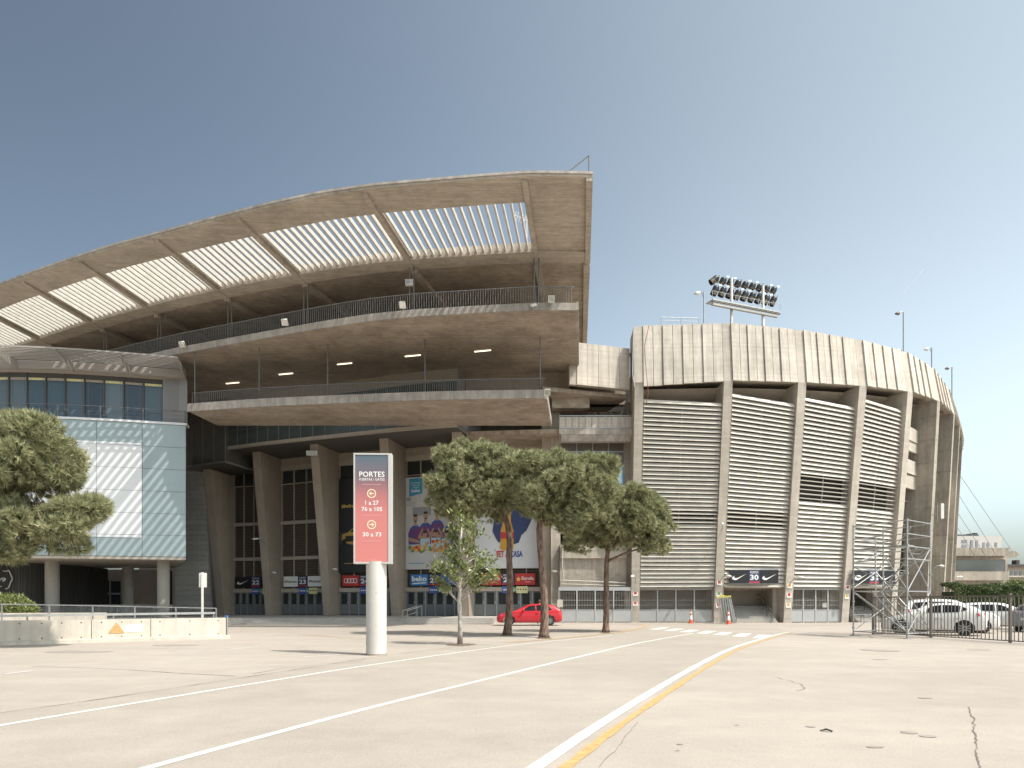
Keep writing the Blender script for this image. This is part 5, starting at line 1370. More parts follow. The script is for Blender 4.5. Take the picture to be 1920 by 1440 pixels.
def raw_mesh(name, V_, F_, m, parent, nv=3):
    me = bpy.data.meshes.new(name); off = OFF.get(parent.name, Vector((0, 0, 0))) if parent else Vector((0, 0, 0))
    V_ = V_ - np.array(off)
    me.vertices.add(len(V_)); me.vertices.foreach_set('co', V_.astype(np.float32).ravel())
    me.loops.add(len(F_)*nv); me.loops.foreach_set('vertex_index', F_.astype(np.int32).ravel())
    me.polygons.add(len(F_)); me.polygons.foreach_set('loop_start', np.arange(0, len(F_)*nv, nv, dtype=np.int32)); me.polygons.foreach_set('loop_total', np.full(len(F_), nv, dtype=np.int32))
    me.materials.append(m); me.update(calc_edges=True); me.validate()
    o = bpy.data.objects.new(name, me); COL.objects.link(o)
    if parent: o.parent = parent; OFF[o.name] = off
    return o
def needle_crown(blobs, per_m2, length, width, k, seed, fill=.25):
    rg = np.random.default_rng(seed); TP = []; TD = []
    B = np.array([b[0] for b in blobs]); Rr = np.array([b[1] for b in blobs])
    for c, r in zip(B, Rr):
        n = int(per_m2 * 4*math.pi*r*r * (1.15 if r < .46 else .16))
        d = rg.normal(size=(n, 3)); d /= np.linalg.norm(d, axis=1)[:, None]
        rad = r * np.where(rg.random(n) < fill, rg.random(n)**.5, .88+.2*rg.random(n))
        p = c + d*rad[:, None]*np.array([1, 1, .8])
        # drop points buried deep inside other blobs
        dist = np.linalg.norm((p[:, None, :]-B[None])/np.array([1, 1, .8]), axis=2) / Rr[None]
        keep = (dist < .66).sum(axis=1) <= (rg.random(n) < .1)
        TP.append(p[keep]); TD.append(d[keep])
    P = np.concatenate(TP); D = np.concatenate(TD); D = D + np.array([0, 0, .55]) + rg.normal(size=D.shape)*.35
    D /= np.linalg.norm(D, axis=1)[:, None]
    n = len(P)
    nd = D[:, None, :]*1.0 + rg.normal(size=(n, k, 3))*.5; nd /= np.linalg.norm(nd, axis=2)[..., None]
    ln = length*(.6+.6*rg.random((n, k, 1)))
    side = np.cross(nd, rg.normal(size=(n, k, 3))); side /= np.linalg.norm(side, axis=2)[..., None]
    base = P[:, None, :] + nd*ln*.05 + rg.normal(size=(n, k, 3))*.02
    a = base - side*width/2; b = base + side*width/2; t = base + nd*ln
    V_ = np.stack([a, b, t], axis=2).reshape(-1, 3); F_ = np.arange(len(V_)).reshape(-1, 3)
    return V_, F_, P
def limb(mb, a, b, r0, r1, bend=.15, n=7, seed=0):
    rg = random.Random(seed); a = Vector(a); b = Vector(b); L = (b-a).length; pts = []; rs = []
    w = Vector((rg.uniform(-1, 1), rg.uniform(-1, 1), rg.uniform(0, 1)))*bend*L
    for i in range(n+1):
        t = i/n; pts.append(a.lerp(b, t) + w*math.sin(math.pi*t) + Vector((rg.uniform(-.02, .02), rg.uniform(-.02, .02), 0))*L*.3); rs.append(r0+(r1-r0)*t)
    mb.tube(pts, rs, 9); return pts
def pine(label, base, trunk, tr0, tr1, hub_n, ell, nb, rb, seed, extra=(), dens=26, ln=.25, wd=.036, group='stone pines on the pavement', branches=9, bare=()):
    rg = random.Random(seed)
    o = thing('pine_tree', label, 'tree', (base[0], base[1], 0), group)
    c = MB(); pts = [Vector(p) for p in trunk]; sm = []
    for i in range(len(pts)-1):
        for j in range(6):
            t = j/6; p0 = pts[max(i-1, 0)]; p1 = pts[i]; p2 = pts[i+1]; p3 = pts[min(i+2, len(pts)-1)]
            sm.append(.5*((2*p1)+(p2-p0)*t+(2*p0-5*p1+4*p2-p3)*t*t+(-p0+3*p1-3*p2+p3)*t**3))
    sm.append(pts[-1]); n = len(sm)
    rr = [tr0 + (tr1-tr0)*min(1, i/(n-1)) + (.07 if i == 0 else (.03 if i == 1 else 0)) + rg.uniform(-.008, .008) for i in range(n)]
    c.tube(sm, rr, 14)
    tk = c.build('trunk', M['pinebark'], o, smooth=True)
    top = sm[-1]; lm = MB()
    ex, ey, ez, rx, ry, rz = ell
    blobs = []; tries = 0
    while len(blobs) < nb and tries < 5000:
        tries += 1
        d = Vector((rg.uniform(-1, 1), rg.uniform(-1, 1), rg.uniform(-.75, 1)))
        if not .45 < d.length < .95: continue
        r_ = rg.uniform(*rb)
        p = Vector((ex+d.x*(rx-r_*.8), ey+d.y*(ry-r_*.8), ez+d.z*(rz-r_*.7)))
        if all((p-Vector(q[0])).length > .62*(r_+q[1])*.9 for q in blobs): blobs.append((tuple(p), r_))
    blobs += list(extra)
    big = list(blobs)
    for (p, r_) in big:      # small lumps standing proud of each big one
        for q in range(11):
            d = Vector((rg.uniform(-1, 1), rg.uniform(-1, 1), rg.uniform(-.6, 1))).normalized()
            k_ = rg.uniform(.82, 1.12); blobs.append(((p[0]+d.x*r_*k_, p[1]+d.y*r_*k_, p[2]+d.z*r_*k_*.88), rg.uniform(.2, .42)))
    for k, (p, r_) in enumerate(rg.sample(big, min(branches, len(big)))):
        s_ = sm[rg.randint(int(n*.72), n-1)]
        limb(lm, s_, Vector(p)+Vector((0, 0, -.1)), tr1*.55, .02, .12, 7, seed+k)
    for (a, b, r0, r1) in bare: limb(lm, a, b, r0, r1, .08, 7, seed+50)
    lm.build('limbs', M['pinebark'], o, smooth=True)
    V_, F_, P = needle_crown(blobs, dens, ln, wd, 16, seed)
    cr = raw_mesh('crown', V_, F_, M['needles'], o)
    # fine twigs inside
    rgn = np.random.default_rng(seed); tw = MB()
    for p in P[rgn.choice(len(P), min(220, len(P)), replace=False)]:
        q = Vector(p); h = Vector((ex, ey, ez-.4)); d = (h-q).normalized(); tw.tube([q, q+d*.35+Vector((0, 0, -.05)), q+d*.8], [.008, .014, .02], 4, cap=False)
    tw.build('twigs', M['pinebark'], o)
    return o
gA = G(951, 1190.5); gB = G(1020, 1195.5); gC = G(1136, 1185.5)
def X(u, Y): return (u-960)/FPX*Y
def Z(v, Y): return EYE+(HZ-v)/FPX*Y
YA, YB, YC = gA.y, gB.y, gC.y
pine('leaning stone pine with the widest crown, beside the young broad leaved tree', gA, [(gA.x, YA, 0), (X(956, YA), YA, Z(1120, YA)), (X(955, YA), YA, Z(1050, YA)), (X(952, YA), YA+.2, Z(985, YA)), (X(925, YA), YA+.3, Z(930, YA))], .19, .12, 0,
     (X(902, YA), YA+.2, Z(908, YA), 2.75, 2.5, 2.28), 27, (.75, 1.05), 11, dens=30)
pine('straight stone pine standing in front of the red car', gB, [(gB.x, YB, 0), (X(1021, YB), YB, Z(1130, YB)), (X(1016, YB), YB, Z(1060, YB)), (X(1012, YB), YB+.1, Z(980, YB)), (X(1030, YB), YB+.2, Z(920, YB))], .2, .11, 0,
     (X(1062, YB), YB+.3, Z(918, YB), 2.3, 2.2, 1.75), 22, (.6, .95), 23, dens=32, bare=(((X(1018, YB), YB, Z(978, YB)), (X(1062, YB), YB-.2, Z(980, YB)), .06, .035),),
     extra=(((X(1075, YB), YB-.3, Z(975, YB)), .55), ((X(985, YB), YB-.2, Z(880, YB)), .8), ((X(1130, YB), YB, Z(885, YB)), .62)))
pine('small stone pine nearest the louvred screens, with an exposed side branch', gC, [(gC.x, YC, 0), (X(1137, YC), YC, Z(1130, YC)), (X(1137, YC), YC, Z(1070, YC)), (X(1140, YC), YC+.1, Z(1035, YC)), (X(1150, YC), YC+.2, Z(985, YC))], .17, .1, 0,
     (X(1168, YC), YC+.1, Z(975, YC), 2.75, 2.3, 1.85), 25, (.6, .95), 35, dens=28, bare=(((X(1140, YC), YC, Z(1052, YC)), (X(1195, YC), YC-.2, Z(1030, YC)), .08, .04),),
     extra=(((X(1225, YC), YC, Z(1020, YC)), .65), ((X(1085, YC), YC-.1, Z(1020, YC)), .55)))
YD = 24.0
pine('large stone pine reaching in from the left over the low wall', (-21.5, YD), [(-21.5, YD, 0), (-21.3, YD, 2), (-20.6, YD, 3.8), (-19.8, YD, 5.2)], .28, .2, 0,
     (X(42, YD), YD, Z(862, YD), 2.0, 1.9, 1.5), 15, (.55, .85), 47, dens=40, ln=.24, wd=.028,
     extra=[((X(u, YD), YD+dy, Z(v, YD)), r_) for u, v, r_, dy in ((20, 960, .7, 0), (125, 965, .5, .2), (150, 975, .5, -.2), (95, 1000, .8, .3), (30, 985, .85, 0), (-30, 960, .9, .2), (40, 1020, .6, -.1), (-20, 1015, .8, .2), (165, 955, .3, .1), (125, 990, .6, -.4), (-60, 900, 1.0, 0), (-90, 830, 1.1, .3), (-110, 960, 1.1, 0), (70, 1000, .6, -.6))], branches=18, group='stone pines on the pavement')
# young broad leaved tree
gM = G(862.5, 1208.5); YM = gM.y
o = thing('young_tree', 'young broad leaved tree with sparse glossy leaves and pale bark beside the pylon', 'tree', (gM.x, YM, 0))
c = MB(); st = [(gM.x, YM, 0), (X(863, YM), YM, .8), (X(861, YM), YM, 1.7), (X(864, YM), YM, 2.6), (X(862, YM), YM, 3.6), (X(866, YM), YM, 4.5), (X(865, YM), YM, Z(985, YM))]
c.tube(st, [.11, .085, .08, .07, .05, .035, .015], 12); c.build('trunk', M['greybark'], o, smooth=True)
tips = [(812, 1055), (818, 1085), (835, 1035), (840, 1065), (850, 1015), (848, 990), (858, 968), (872, 975), (890, 985), (900, 998), (845, 1005), (905, 1040), (925, 1048), (930, 1075), (915, 1085), (895, 1060), (885, 1075), (830, 1095), (860, 1030), (872, 1010), (880, 1030), (870, 1060), (850, 1080), (822, 1065), (910, 1060), (895, 1095), (870, 1090), (855, 1050)]
c = MB(); rg = random.Random(5); nodes = []
for k, (u, v) in enumerate(tips):
    y = YM + rg.uniform(-.7, .7); tip = Vector((X(u, YM), y, Z(v, YM))); z0 = max(1.5, tip.z - rg.uniform(.5, 1.0)); f = z0; b0 = Vector((X(863, YM), YM, z0))
    pts = limb(c, b0, tip, .028, .008, .1, 6, 90+k); nodes += [(pts[-1], .24), (pts[-2], .2), (pts[-3], .14)]
c.build('limbs', M['greybark'], o, smooth=True)
rgn = np.random.default_rng(8); Vs = []; Fs = []
for p, r_ in nodes:
    for k in range(int(26*r_/.24)):
        q = np.array(p) + rgn.normal(size=3)*r_*.55; d = rgn.normal(size=3)+np.array([0, 0, .5]); d /= np.linalg.norm(d); s_ = np.cross(d, rgn.normal(size=3)); s_ /= np.linalg.norm(s_); nn = np.cross(d, s_)
        L_ = .13+.08*rgn.random(); w = L_*.22
        b0 = len(Vs); Vs += [q, q+d*L_*.35+s_*w+nn*.01, q+d*L_*.75+s_*w*.8, q+d*L_, q+d*L_*.75-s_*w*.8, q+d*L_*.35-s_*w+nn*.01]; Fs.append([b0+i for i in range(6)])
raw_mesh('crown', np.array(Vs), np.array(Fs), M['bigleaf'], o, 6)
# earth pits round the trunks
pm = MB()
for (u, v, r_) in ((862, 1209, 30), (951, 1191.5, 14), (1020, 1197, 14), (1136, 1187, 12)): blob(pm, u, v, r_, .016, jag=.3)
q = pm.build('tree_pit_earth', mat('brown earth', (.17, .12, .085), .95, noise=.3, nscale=8)); q['kind'] = 'structure'

# ---------------------------------------------------------------- cars
def paint(name, col): return mat(name, col, .28, spec=.5, coat=.6)
M['tyre'] = mat('tyre rubber', (.02, .02, .02), .8); M['carglass'] = mat('car glass', (.012, .014, .016), .05, spec=.35)
M['alloy'] = mat('alloy rim', (.55, .55, .55), .3, metal=.8); M['tail'] = mat('red tail lamp', (.5, .02, .02), .2); M['headl'] = mat('clear head lamp', (.6, .62, .64), .12, metal=.4)
M['blackplastic'] = mat('black plastic', (.03, .03, .03), .6)
def car(name, label, prof, L, Wd, wheels, wr, paint_m, group, side_gl, hood=None, has_rear_wiper=False):
    """prof: list of stations (x, roof z, belt z, sill z, half width factor) from nose (x=0) to tail (x=L)"""
    o = thing(name, label, 'car', (0, 0, 0), group)
    rows = []
    for (x, zr, zb, zs_, wf) in prof:
        hw = Wd/2*wf; cab = max(0, zr-zb); ins = .16*min(1, cab/.4)
        rows.append([(x, -hw*.86, zs_), (x, -hw*.98, zs_+.09), (x, -hw, zs_+(zb-zs_)*.45), (x, -hw*.985, zs_+(zb-zs_)*.78), (x, -hw*.94, zb), (x, -(hw*.93-ins*.55), zb+cab*.5), (x, -(hw*.9-ins*1.15), zb+cab*.9), (x, -(hw*.6), zr-.012*min(1, cab/.1)+(.0)), (x, 0, zr+.01)])
    n = len(rows); m_ = len(rows[0]); bm = bmesh.new(); g_ = []
    for r_ in rows: g_.append([bm.verts.new(p) for p in r_] + [None])
    g2 = []
    for r_ in rows: g2.append([bm.verts.new((p[0], -p[1], p[2])) for p in r_[:-1]])
    for i in range(n-1):
        for j in range(m_-1): bm.faces.new((g_[i][j], g_[i][j+1], g_[i+1][j+1], g_[i+1][j]))
        for j in range(m_-1):
            a = g2[i][j]; b = g2[i][j+1] if j+1 < m_-1 else g_[i][m_-1]; c_ = g2[i+1][j+1] if j+1 < m_-1 else g_[i+1][m_-1]; d = g2[i+1][j]
            bm.faces.new((a, d, c_, b))
        bm.faces.new((g_[i][0], g_[i+1][0], g2[i+1][0], g2[i][0]))
    for i, fl in ((0, 1), (n-1, 0)):
        loop = g_[i][:m_] + g2[i][::-1]
        bm.faces.new(loop if fl else loop[::-1])
    bmesh.ops.recalc_face_normals(bm, faces=bm.faces)
    me = bpy.data.meshes.new('body'); bm.to_mesh(me); bm.free(); body = bpy.data.objects.new('body', me); COL.objects.link(body); me.shade_smooth()
    md = body.modifiers.new('s', 'SUBSURF'); md.levels = 2; md.render_levels = 2
    cut = MB()
    for wx in wheels: cut.tube([(wx, -Wd, wr), (wx, Wd, wr)], wr*1.17, 28)
    co = cut.build('cutter', M['blackplastic'])
    bo = body.modifiers.new('b', 'BOOLEAN'); bo.object = co; bo.solver = 'EXACT'; bo.operation = 'DIFFERENCE'
    bpy.context.view_layer.update(); dg = bpy.context.evaluated_depsgraph_get()
    me2 = bpy.data.meshes.new_from_object(body.evaluated_get(dg)); body.modifiers.clear(); body.data = me2; me2.name = 'body'
    bpy.data.objects.remove(co); me2.materials.clear(); me2.materials.append(paint_m); me2.shade_smooth(); me2.set_sharp_from_angle(angle=R(40)); body.parent = o
    c = MB(); c.box(wheels[0]-.3, wheels[1]+.3, -Wd/2*.8, Wd/2*.8, .2, .62); c.build('underbody', M['blackplastic'], o)
    # windows: evaluated against the smoothed profile
    def hwz(x, z):
        for p, q in zip(prof, prof[1:]):
            if p[0] <= x <= q[0]:
                f = (x-p[0])/(q[0]-p[0]); zr, zb, wf = (p[1]*(1-f)+q[1]*f, p[2]*(1-f)+q[2]*f, p[4]*(1-f)+q[4]*f); break
        hw = Wd/2*wf; cab = max(.01, zr-zb); ins = .16*min(1, cab/.4); t = (z-zb)/cab
        if t < .5: y = hw*.94 + (hw*.93-ins*.55-hw*.94)*max(0, t)/.5
        else: y = (hw*.93-ins*.55) + ((hw*.9-ins*1.15)-(hw*.93-ins*.55))*min(1, (t-.5)/.4)
        return y
    for s_ in (-1, 1):
        for poly in side_gl:
            c = MB(); pts = []
            for i, (x, z) in enumerate(poly): pts.append((x, s_*(hwz(x, z)+.012), z))
            cx = sum(p[0] for p in pts)/len(pts); cz = sum(p[2] for p in pts)/len(pts); cy = s_*(hwz(cx, cz)+.012)
            k = len(pts); c.add(pts+[(cx, cy, cz)], [(i, (i+1) % k, k) for i in range(k)]); c.build('side_window', M['carglass'], o, fix=False)
    def across(x0, z0, x1, z1, w0, w1, nm, m__, up=.02):
        c = MB(); d = Vector((x1-x0, 0, z1-z0)).normalized(); nn = Vector((-d.z, 0, d.x)) * (1 if d.x > 0 else -1); nn = nn*up
        if nn.z < 0: nn = -nn
        N = 6; g_ = []
        for q, (x, z, w) in enumerate(((x0, z0, w0), ((x0+x1)/2, (z0+z1)/2+.01, (w0+w1)/2), (x1, z1, w1))):
            g_.append([(x+nn.x+(.05*(abs(2*j/N-1))**2)*(1 if nn.x < 0 else -1), w*(2*j/N-1), z+nn.z-.02*(2*j/N-1)**2) for j in range(N+1)])
        c.grid(g_); c.build(nm, m__, o, smooth=True, fix=False)
    ws = hood['ws']; across(*ws, 'windscreen', M['carglass']); across(*hood['rw'], 'rear_window', M['carglass'])
    for wx in wheels:
        for s_ in (-1, 1):
            y = s_*(Wd/2-.12); w_ = MB(); w_.tube([(wx, y-.1, wr), (wx, y-.07, wr), (wx, y+.07, wr), (wx, y+.1, wr)], [wr*.9, wr, wr, wr*.9], 28); wh = w_.build('wheel', M['tyre'], o, smooth='auto')
            r_ = MB(); yo_ = y + s_*.101
            r_.tube([(wx, yo_-s_*.03, wr), (wx, yo_+s_*.003, wr)], [wr*.68, wr*.68], 24, cap=False)
            for k in range(10):
                a = 2*math.pi*k/10; p = Vector((wx+math.cos(a)*wr*.1, yo_+s_*.01, wr+math.sin(a)*wr*.1)); q = Vector((wx+math.cos(a)*wr*.68, yo_+s_*.01, wr+math.sin(a)*wr*.68)); r_.bar(p, q, .035, .02, up=(0, 1, 0))
            r_.build('rim', M['alloy'], wh)
    for s_ in (-1, 1):
        c = MB(); x, z = hood['mir']; c.tube([(x, s_*(Wd/2-.05), z), (x+.02, s_*(Wd/2+.04), z+.03), (x+.04, s_*(Wd/2+.14), z+.04)], [.03, .08, .05], 10); c.build('side_mirror', paint_m, o, smooth=True)
        x, z = hood['hl']; hw = Wd/2*.9; c = MB(); c.hexa([(x, s_*(hw-.35), z), (x+.22, s_*(hw+.06), z+.02), (x+.3, s_*(hw+.0), z+.02), (x+.1, s_*(hw-.3), z)], [(x+.08, s_*(hw-.33), z+.11), (x+.36, s_*(hw+.05), z+.15), (x+.38, s_*(hw), z+.15), (x+.2, s_*(hw-.3), z+.11)]); c.build('headlight', M['headl'], o)
        x, z = hood['tl']; c = MB(); c.hexa([(x-.3, s_*(hw+.065), z), (x+.02, s_*(hw-.02), z), (x+.035, s_*(hw-.3), z), (x-.1, s_*(hw-.3), z)], [(x-.34, s_*(hw+.04), z+.13), (x-.02, s_*(hw-.04), z+.14), (x+.015, s_*(hw-.3), z+.14), (x-.15, s_*(hw-.3), z+.14)]); c.build('tail_light', M['tail'], o)
    c = MB(); c.box(-.012, .03, -.5, .5, .3, .56); c.build('grille', M['blackplastic'], o)
    c = MB(); c.box(L-.03, L+.012, -.26, .26, hood['tl'][1]-.3, hood['tl'][1]-.18); c.build('number_plate', M['white'], o)
    for s_ in (-1, 1):
        c = MB()
        for dx in hood['doors']: c.box(dx-.006, dx+.006, s_*(Wd/2-.02)-.012, s_*(Wd/2-.02)+.012, .34, .86)
        c.build('door_gap', M['blackplastic'], o)
        for dx in hood['hand']: c = MB(); c.box(dx-.09, dx+.09, s_*(Wd/2+.0)-.02, s_*(Wd/2)+.02, .82, .86); c.build('door_handle', M['chrome'] if hood.get('ch') else paint_m, o)
    return o
hatch = [(0, .55, .53, .28, .74), (.05, .68, .66, .2, .87), (.28, .80, .78, .18, .96), (.65, .90, .88, .18, 1), (1.05, .97, .94, .18, 1), (1.28, 1.02, .95, .18, 1), (1.6, 1.2, .96, .18, 1), (2.0, 1.40, .97, .18, 1), (2.35, 1.45, .98, .18, 1), (2.9, 1.45, .99, .18, 1), (3.4, 1.42, 1.0, .18, 1), (3.72, 1.37, 1.01, .2, .98), (3.86, 1.30, 1.02, .2, .97), (4.12, 1.08, 1.02, .22, .95), (4.26, .92, .90, .28, .9), (4.3, .7, .68, .36, .82)]
redcar = car('red_hatchback', 'red three door hatchback parked by the steps behind two pine trunks', hatch, 4.3, 1.8, (.82, 3.45), .33, paint('red car paint', (.52, .018, .03)), 'cars parked by the stadium',
    [[(1.68, 1.0), (1.92, 1.18), (2.12, 1.3), (2.5, 1.36), (2.55, 1.0)], [(2.62, 1.0), (2.58, 1.36), (2.95, 1.365), (3.3, 1.34), (3.3, 1.01)], [(3.38, 1.02), (3.38, 1.33), (3.62, 1.07)]],
    dict(ws=(1.3, 1.02, 1.98, 1.39, .68, .56), rw=(4.1, 1.1, 3.86, 1.31, .58, .52), mir=(1.72, 1.02), hl=(.04, .62), tl=(4.22, .86), doors=(1.62, 2.85), hand=(2.65,)))
cb = G(995, 1172.3)
redcar.location = (X(932.5, 48.3), 48.2, 0); redcar.rotation_euler = (0, 0, R(-1.5)); redcar.scale = (1.06, 1.06, 1.05)
suv = [(0, .62, .6, .34, .72), (.08, .76, .74, .24, .88), (.35, .88, .86, .22, .97), (.95, .99, .97, .22, 1), (1.25, 1.06, 1.03, .22, 1), (1.6, 1.3, 1.05, .22, 1), (2.0, 1.52, 1.06, .22, 1), (2.5, 1.6, 1.07, .22, 1), (3.1, 1.59, 1.09, .22, 1), (3.6, 1.53, 1.11, .22, 1), (3.95, 1.42, 1.13, .24, .98), (4.25, 1.2, 1.14, .26, .96), (4.42, 1.03, 1.0, .34, .9), (4.46, .78, .76, .42, .82)]
whp = paint('white car paint', (.74, .73, .70))
wh1 = car('white_crossover', 'white crossover seen from its rear, nearest behind the bar fence', suv, 4.46, 1.84, (.88, 3.55), .37, whp, 'cars parked by the stadium',
    [[(1.85, 1.1), (2.1, 1.36), (2.35, 1.46), (2.6, 1.49), (2.6, 1.12)], [(2.66, 1.12), (2.66, 1.49), (3.2, 1.48), (3.4, 1.44), (3.35, 1.15)], [(3.42, 1.17), (3.45, 1.42), (3.68, 1.3), (3.62, 1.24)]],
    dict(ws=(1.3, 1.06, 1.98, 1.5, .7, .56), rw=(4.27, 1.22, 3.9, 1.46, .6, .52), mir=(1.9, 1.12), hl=(.05, .7), tl=(4.36, .96), doors=(1.8, 2.63, 3.4), hand=(2.45, 3.25), ch=1))
hd = Vector((-.83, .55)).normalized()      # nose direction of the near white car
def place(o, tail, nose_dir):
    # local x runs from nose to tail
    a = math.atan2(-nose_dir.y, -nose_dir.x); L_ = 4.46
    p = Vector(tail) + nose_dir*L_; o.location = (p.x, p.y, 0); o.rotation_euler = (0, 0, a)
place(wh1, (22.9, 32.9), hd)
tall = [(0, .7, .68, .34, .75), (.08, .9, .88, .24, .9), (.3, 1.02, 1.0, .22, .98), (.8, 1.12, 1.1, .22, 1), (1.05, 1.2, 1.15, .22, 1), (1.4, 1.48, 1.16, .22, 1), (1.8, 1.72, 1.17, .22, 1), (2.3, 1.8, 1.18, .22, 1), (3.1, 1.8, 1.19, .22, 1), (3.8, 1.77, 1.2, .22, 1), (4.2, 1.68, 1.2, .24, .98), (4.4, 1.3, 1.2, .28, .95), (4.46, 1.0, .98, .36, .9), (4.5, .8, .78, .42, .85)]
wh2 = car('white_van', 'taller white van like car behind the white crossover, facing the hedge', tall, 4.5, 1.85, (.85, 3.6), .35, whp, 'cars parked by the stadium',
    [[(1.65, 1.22), (1.9, 1.5), (2.2, 1.64), (2.4, 1.66), (2.4, 1.22)], [(2.48, 1.22), (2.48, 1.66), (3.2, 1.66), (3.2, 1.24)], [(3.28, 1.24), (3.28, 1.65), (3.95, 1.6), (4.05, 1.26)]],
    dict(ws=(1.1, 1.21, 1.78, 1.69, .74, .6), rw=(4.42, 1.3, 4.24, 1.6, .62, .56), mir=(1.7, 1.25), hl=(.05, .82), tl=(4.4, 1.1), doors=(1.6, 2.44, 3.24), hand=(2.3, 3.1)))
place(wh2, (21.4, 37.6), Vector((.93, -.37)).normalized())
wh3 = dup(wh2, (0, 0, 0), 0, 'white car with a light roof parked between the van and the hedge'); wh3.name = 'white_car'
place(wh3, (27.5, 42.5), Vector((.9, -.42)).normalized()); wh3.scale = (1, 1, .9)
gr = car('grey_car', 'grey car cut by the right edge, its red tail lamp behind the fence', suv, 4.46, 1.84, (.88, 3.55), .36, paint('grey car paint', (.20, .21, .22)), 'cars parked by the stadium',
    [[(1.85, 1.1), (2.1, 1.36), (2.35, 1.46), (2.6, 1.49), (2.6, 1.12)], [(2.66, 1.12), (2.66, 1.49), (3.2, 1.48), (3.4, 1.44), (3.35, 1.15)]],
    dict(ws=(1.3, 1.06, 1.98, 1.5, .7, .56), rw=(4.27, 1.22, 3.9, 1.46, .6, .52), mir=(1.9, 1.12), hl=(.05, .7), tl=(4.36, .96), doors=(1.8, 2.63), hand=(2.45,)))
place(gr, (27.6, 36.6), Vector((.86, .5)).normalized())

# ---------------------------------------------------------------- bar fence and scaffold tower
FN = thing('bar_fence', 'dark grey vertical bar fence in front of the white cars', 'fence', (19, 31, 0))
fl = [Vector((18.3, 34.6)), Vector((19.15, 31.2)), Vector((19.85, 27.2)), Vector((20.6, 23))]
for a, b in zip(fl, fl[1:]):
    L_ = (b-a).length; Mf = frame((a.x, a.y, 0), (b.x-a.x, b.y-a.y)); c = MB(Mf)
    n = int(L_/.185)
    for k in range(1, n): x = L_*k/n; c.box(x-.014, x+.014, -.014, .014, .1, 1.84)
    c.box(.04, L_-.04, -.025, .025, 1.84, 1.9); c.box(.04, L_-.04, -.02, .02, .06, .1); c.build('fence_panel', M['greysteel'], FN)
for p in fl[:3]: c = MB(); c.box(p.x-.045, p.x+.045, p.y-.045, p.y+.045, 0, 1.98); c.build('post', M['greysteel'], FN)
SC = thing('scaffold_tower', 'open galvanised scaffold tower with diagonal braces and stair, in front of the louvres', 'scaffold', (18, 31, 0))
cN = Vector((17.05, 29.9)); cR = Vector((19.0, 31.9-.75)); cL = Vector((15.95, 32.0)); cF = cR + (cL-cN)
cR = Vector((X(1744, 31.6), 31.6)); cL = Vector((X(1600, 32.8), 32.8)); cN = Vector((X(1701, 30.1), 30.1)); cF = Vector((X(1656, 34.4), 34.4)); cM = Vector((X(1641.5, 35.6), 35.6))
HT = 5.32
def v3(p, z): return Vector((p.x, p.y, z))
for k, p in enumerate((cN, cR, cL, cF, cM)):
    c = MB(); h = HT if k != 4 else 5.1; c.tube([v3(p, .04), v3(p, h)], .036, 10)
    for z in (.4, 1.65, 2.9, 4.15): c.tube([v3(p, z-.04), v3(p, z+.04)], .065, 10)
    c.build('standard', M['steel'], SC)
    c = MB(); c.box(p.x-.12, p.x+.12, p.y-.12, p.y+.12, 0, .025); c.tube([v3(p, .02), v3(p, .15)], .05, 8); c.build('base_plate', M['steel'], SC)
def ledger(a, b, z, r=.028, z2=None): c = MB(); c.tube([v3(a, z), v3(b, z if z2 is None else z2)], r*.86, 8); return c.build('ledger' if z2 is None else 'diagonal_brace', M['steel'], SC)
for a, b in ((cN, cR), (cN, cL), (cL, cF), (cR, cF)):
    for z in (.22, 3.55, 4.1, 4.65, 5.25): ledger(a, b, z)
    ledger(a, b, 2.15 if (a, b) != (cN, cR) else 2.1)
for z in (1.0, 2.15, 3.3, 4.2, 4.7): ledger(cL, cM, z)
ledger(cN, cR, .25, .028, 2.1); ledger(cR, cN, .25, .024, 2.1); ledger(cN, cR, 2.1, .028, 4.1); ledger(cR, cN, 2.1, .028, 4.1)
ledger(cL, cF, .25, .028, 1.3); ledger(cF, cL, 1.0, .028, 2.1); ledger(cL, cF, 2.3, .028, 3.4); ledger(cL, cF, 3.5, .028, 4.1); ledger(cF, cN, 1.0, .028, .3); ledger(cF, cN, 1.2, .028, 2.2); ledger(cF, cN, 4.0, .028, 2.2); ledger(cR, cF, .3, .028, 2.2); ledger(cR, cF, 4.1, .028, 2.2); ledger(cL, cN, 2.15, .028, .3); ledger(cL, cN, 3.3, .028, 2.15)
c = MB(); c.add([v3(cL, 4.12), v3(cN, 4.12), v3(cF.lerp(cR, .45), 4.12), v3(cF, 4.12)], [(0, 1, 2, 3)]); 
dk = MB(); dk.hexa([v3(cL, 4.1), v3(cN, 4.1), v3(cN.lerp(cR, .3), 4.1), v3(cL.lerp(cF, .3), 4.1)], [v3(cL, 4.16), v3(cN, 4.16), v3(cN.lerp(cR, .3), 4.16), v3(cL.lerp(cF, .3), 4.16)]); dk.build('deck_board', M['steel'], SC)
def stairs(a, b, z0, z1, n=8, w=.5):
    c = MB(); d = (b-a).normalized(); s_ = Vector((d.y, -d.x))*w/2
    for q in (-1, 1): c.bar(v3(a+s_*q, z0), v3(b+s_*q, z1), .03, .07)
    for k in range(1, n): p = a.lerp(b, k/n); z = z0+(z1-z0)*k/n; c.bar(v3(p-s_, z), v3(p+s_, z), .1, .025)
    c.build('stair_flight', M['steel'], SC)
mA = cN.lerp(cR, .5).lerp(cL.lerp(cF, .5), .15); mB = cN.lerp(cR, .5).lerp(cL.lerp(cF, .5), .85)
stairs(mA, mB, .25, 2.15); stairs(mB+Vector((.5, .1)), mA+Vector((.5, .1)), 2.15, 4.1)
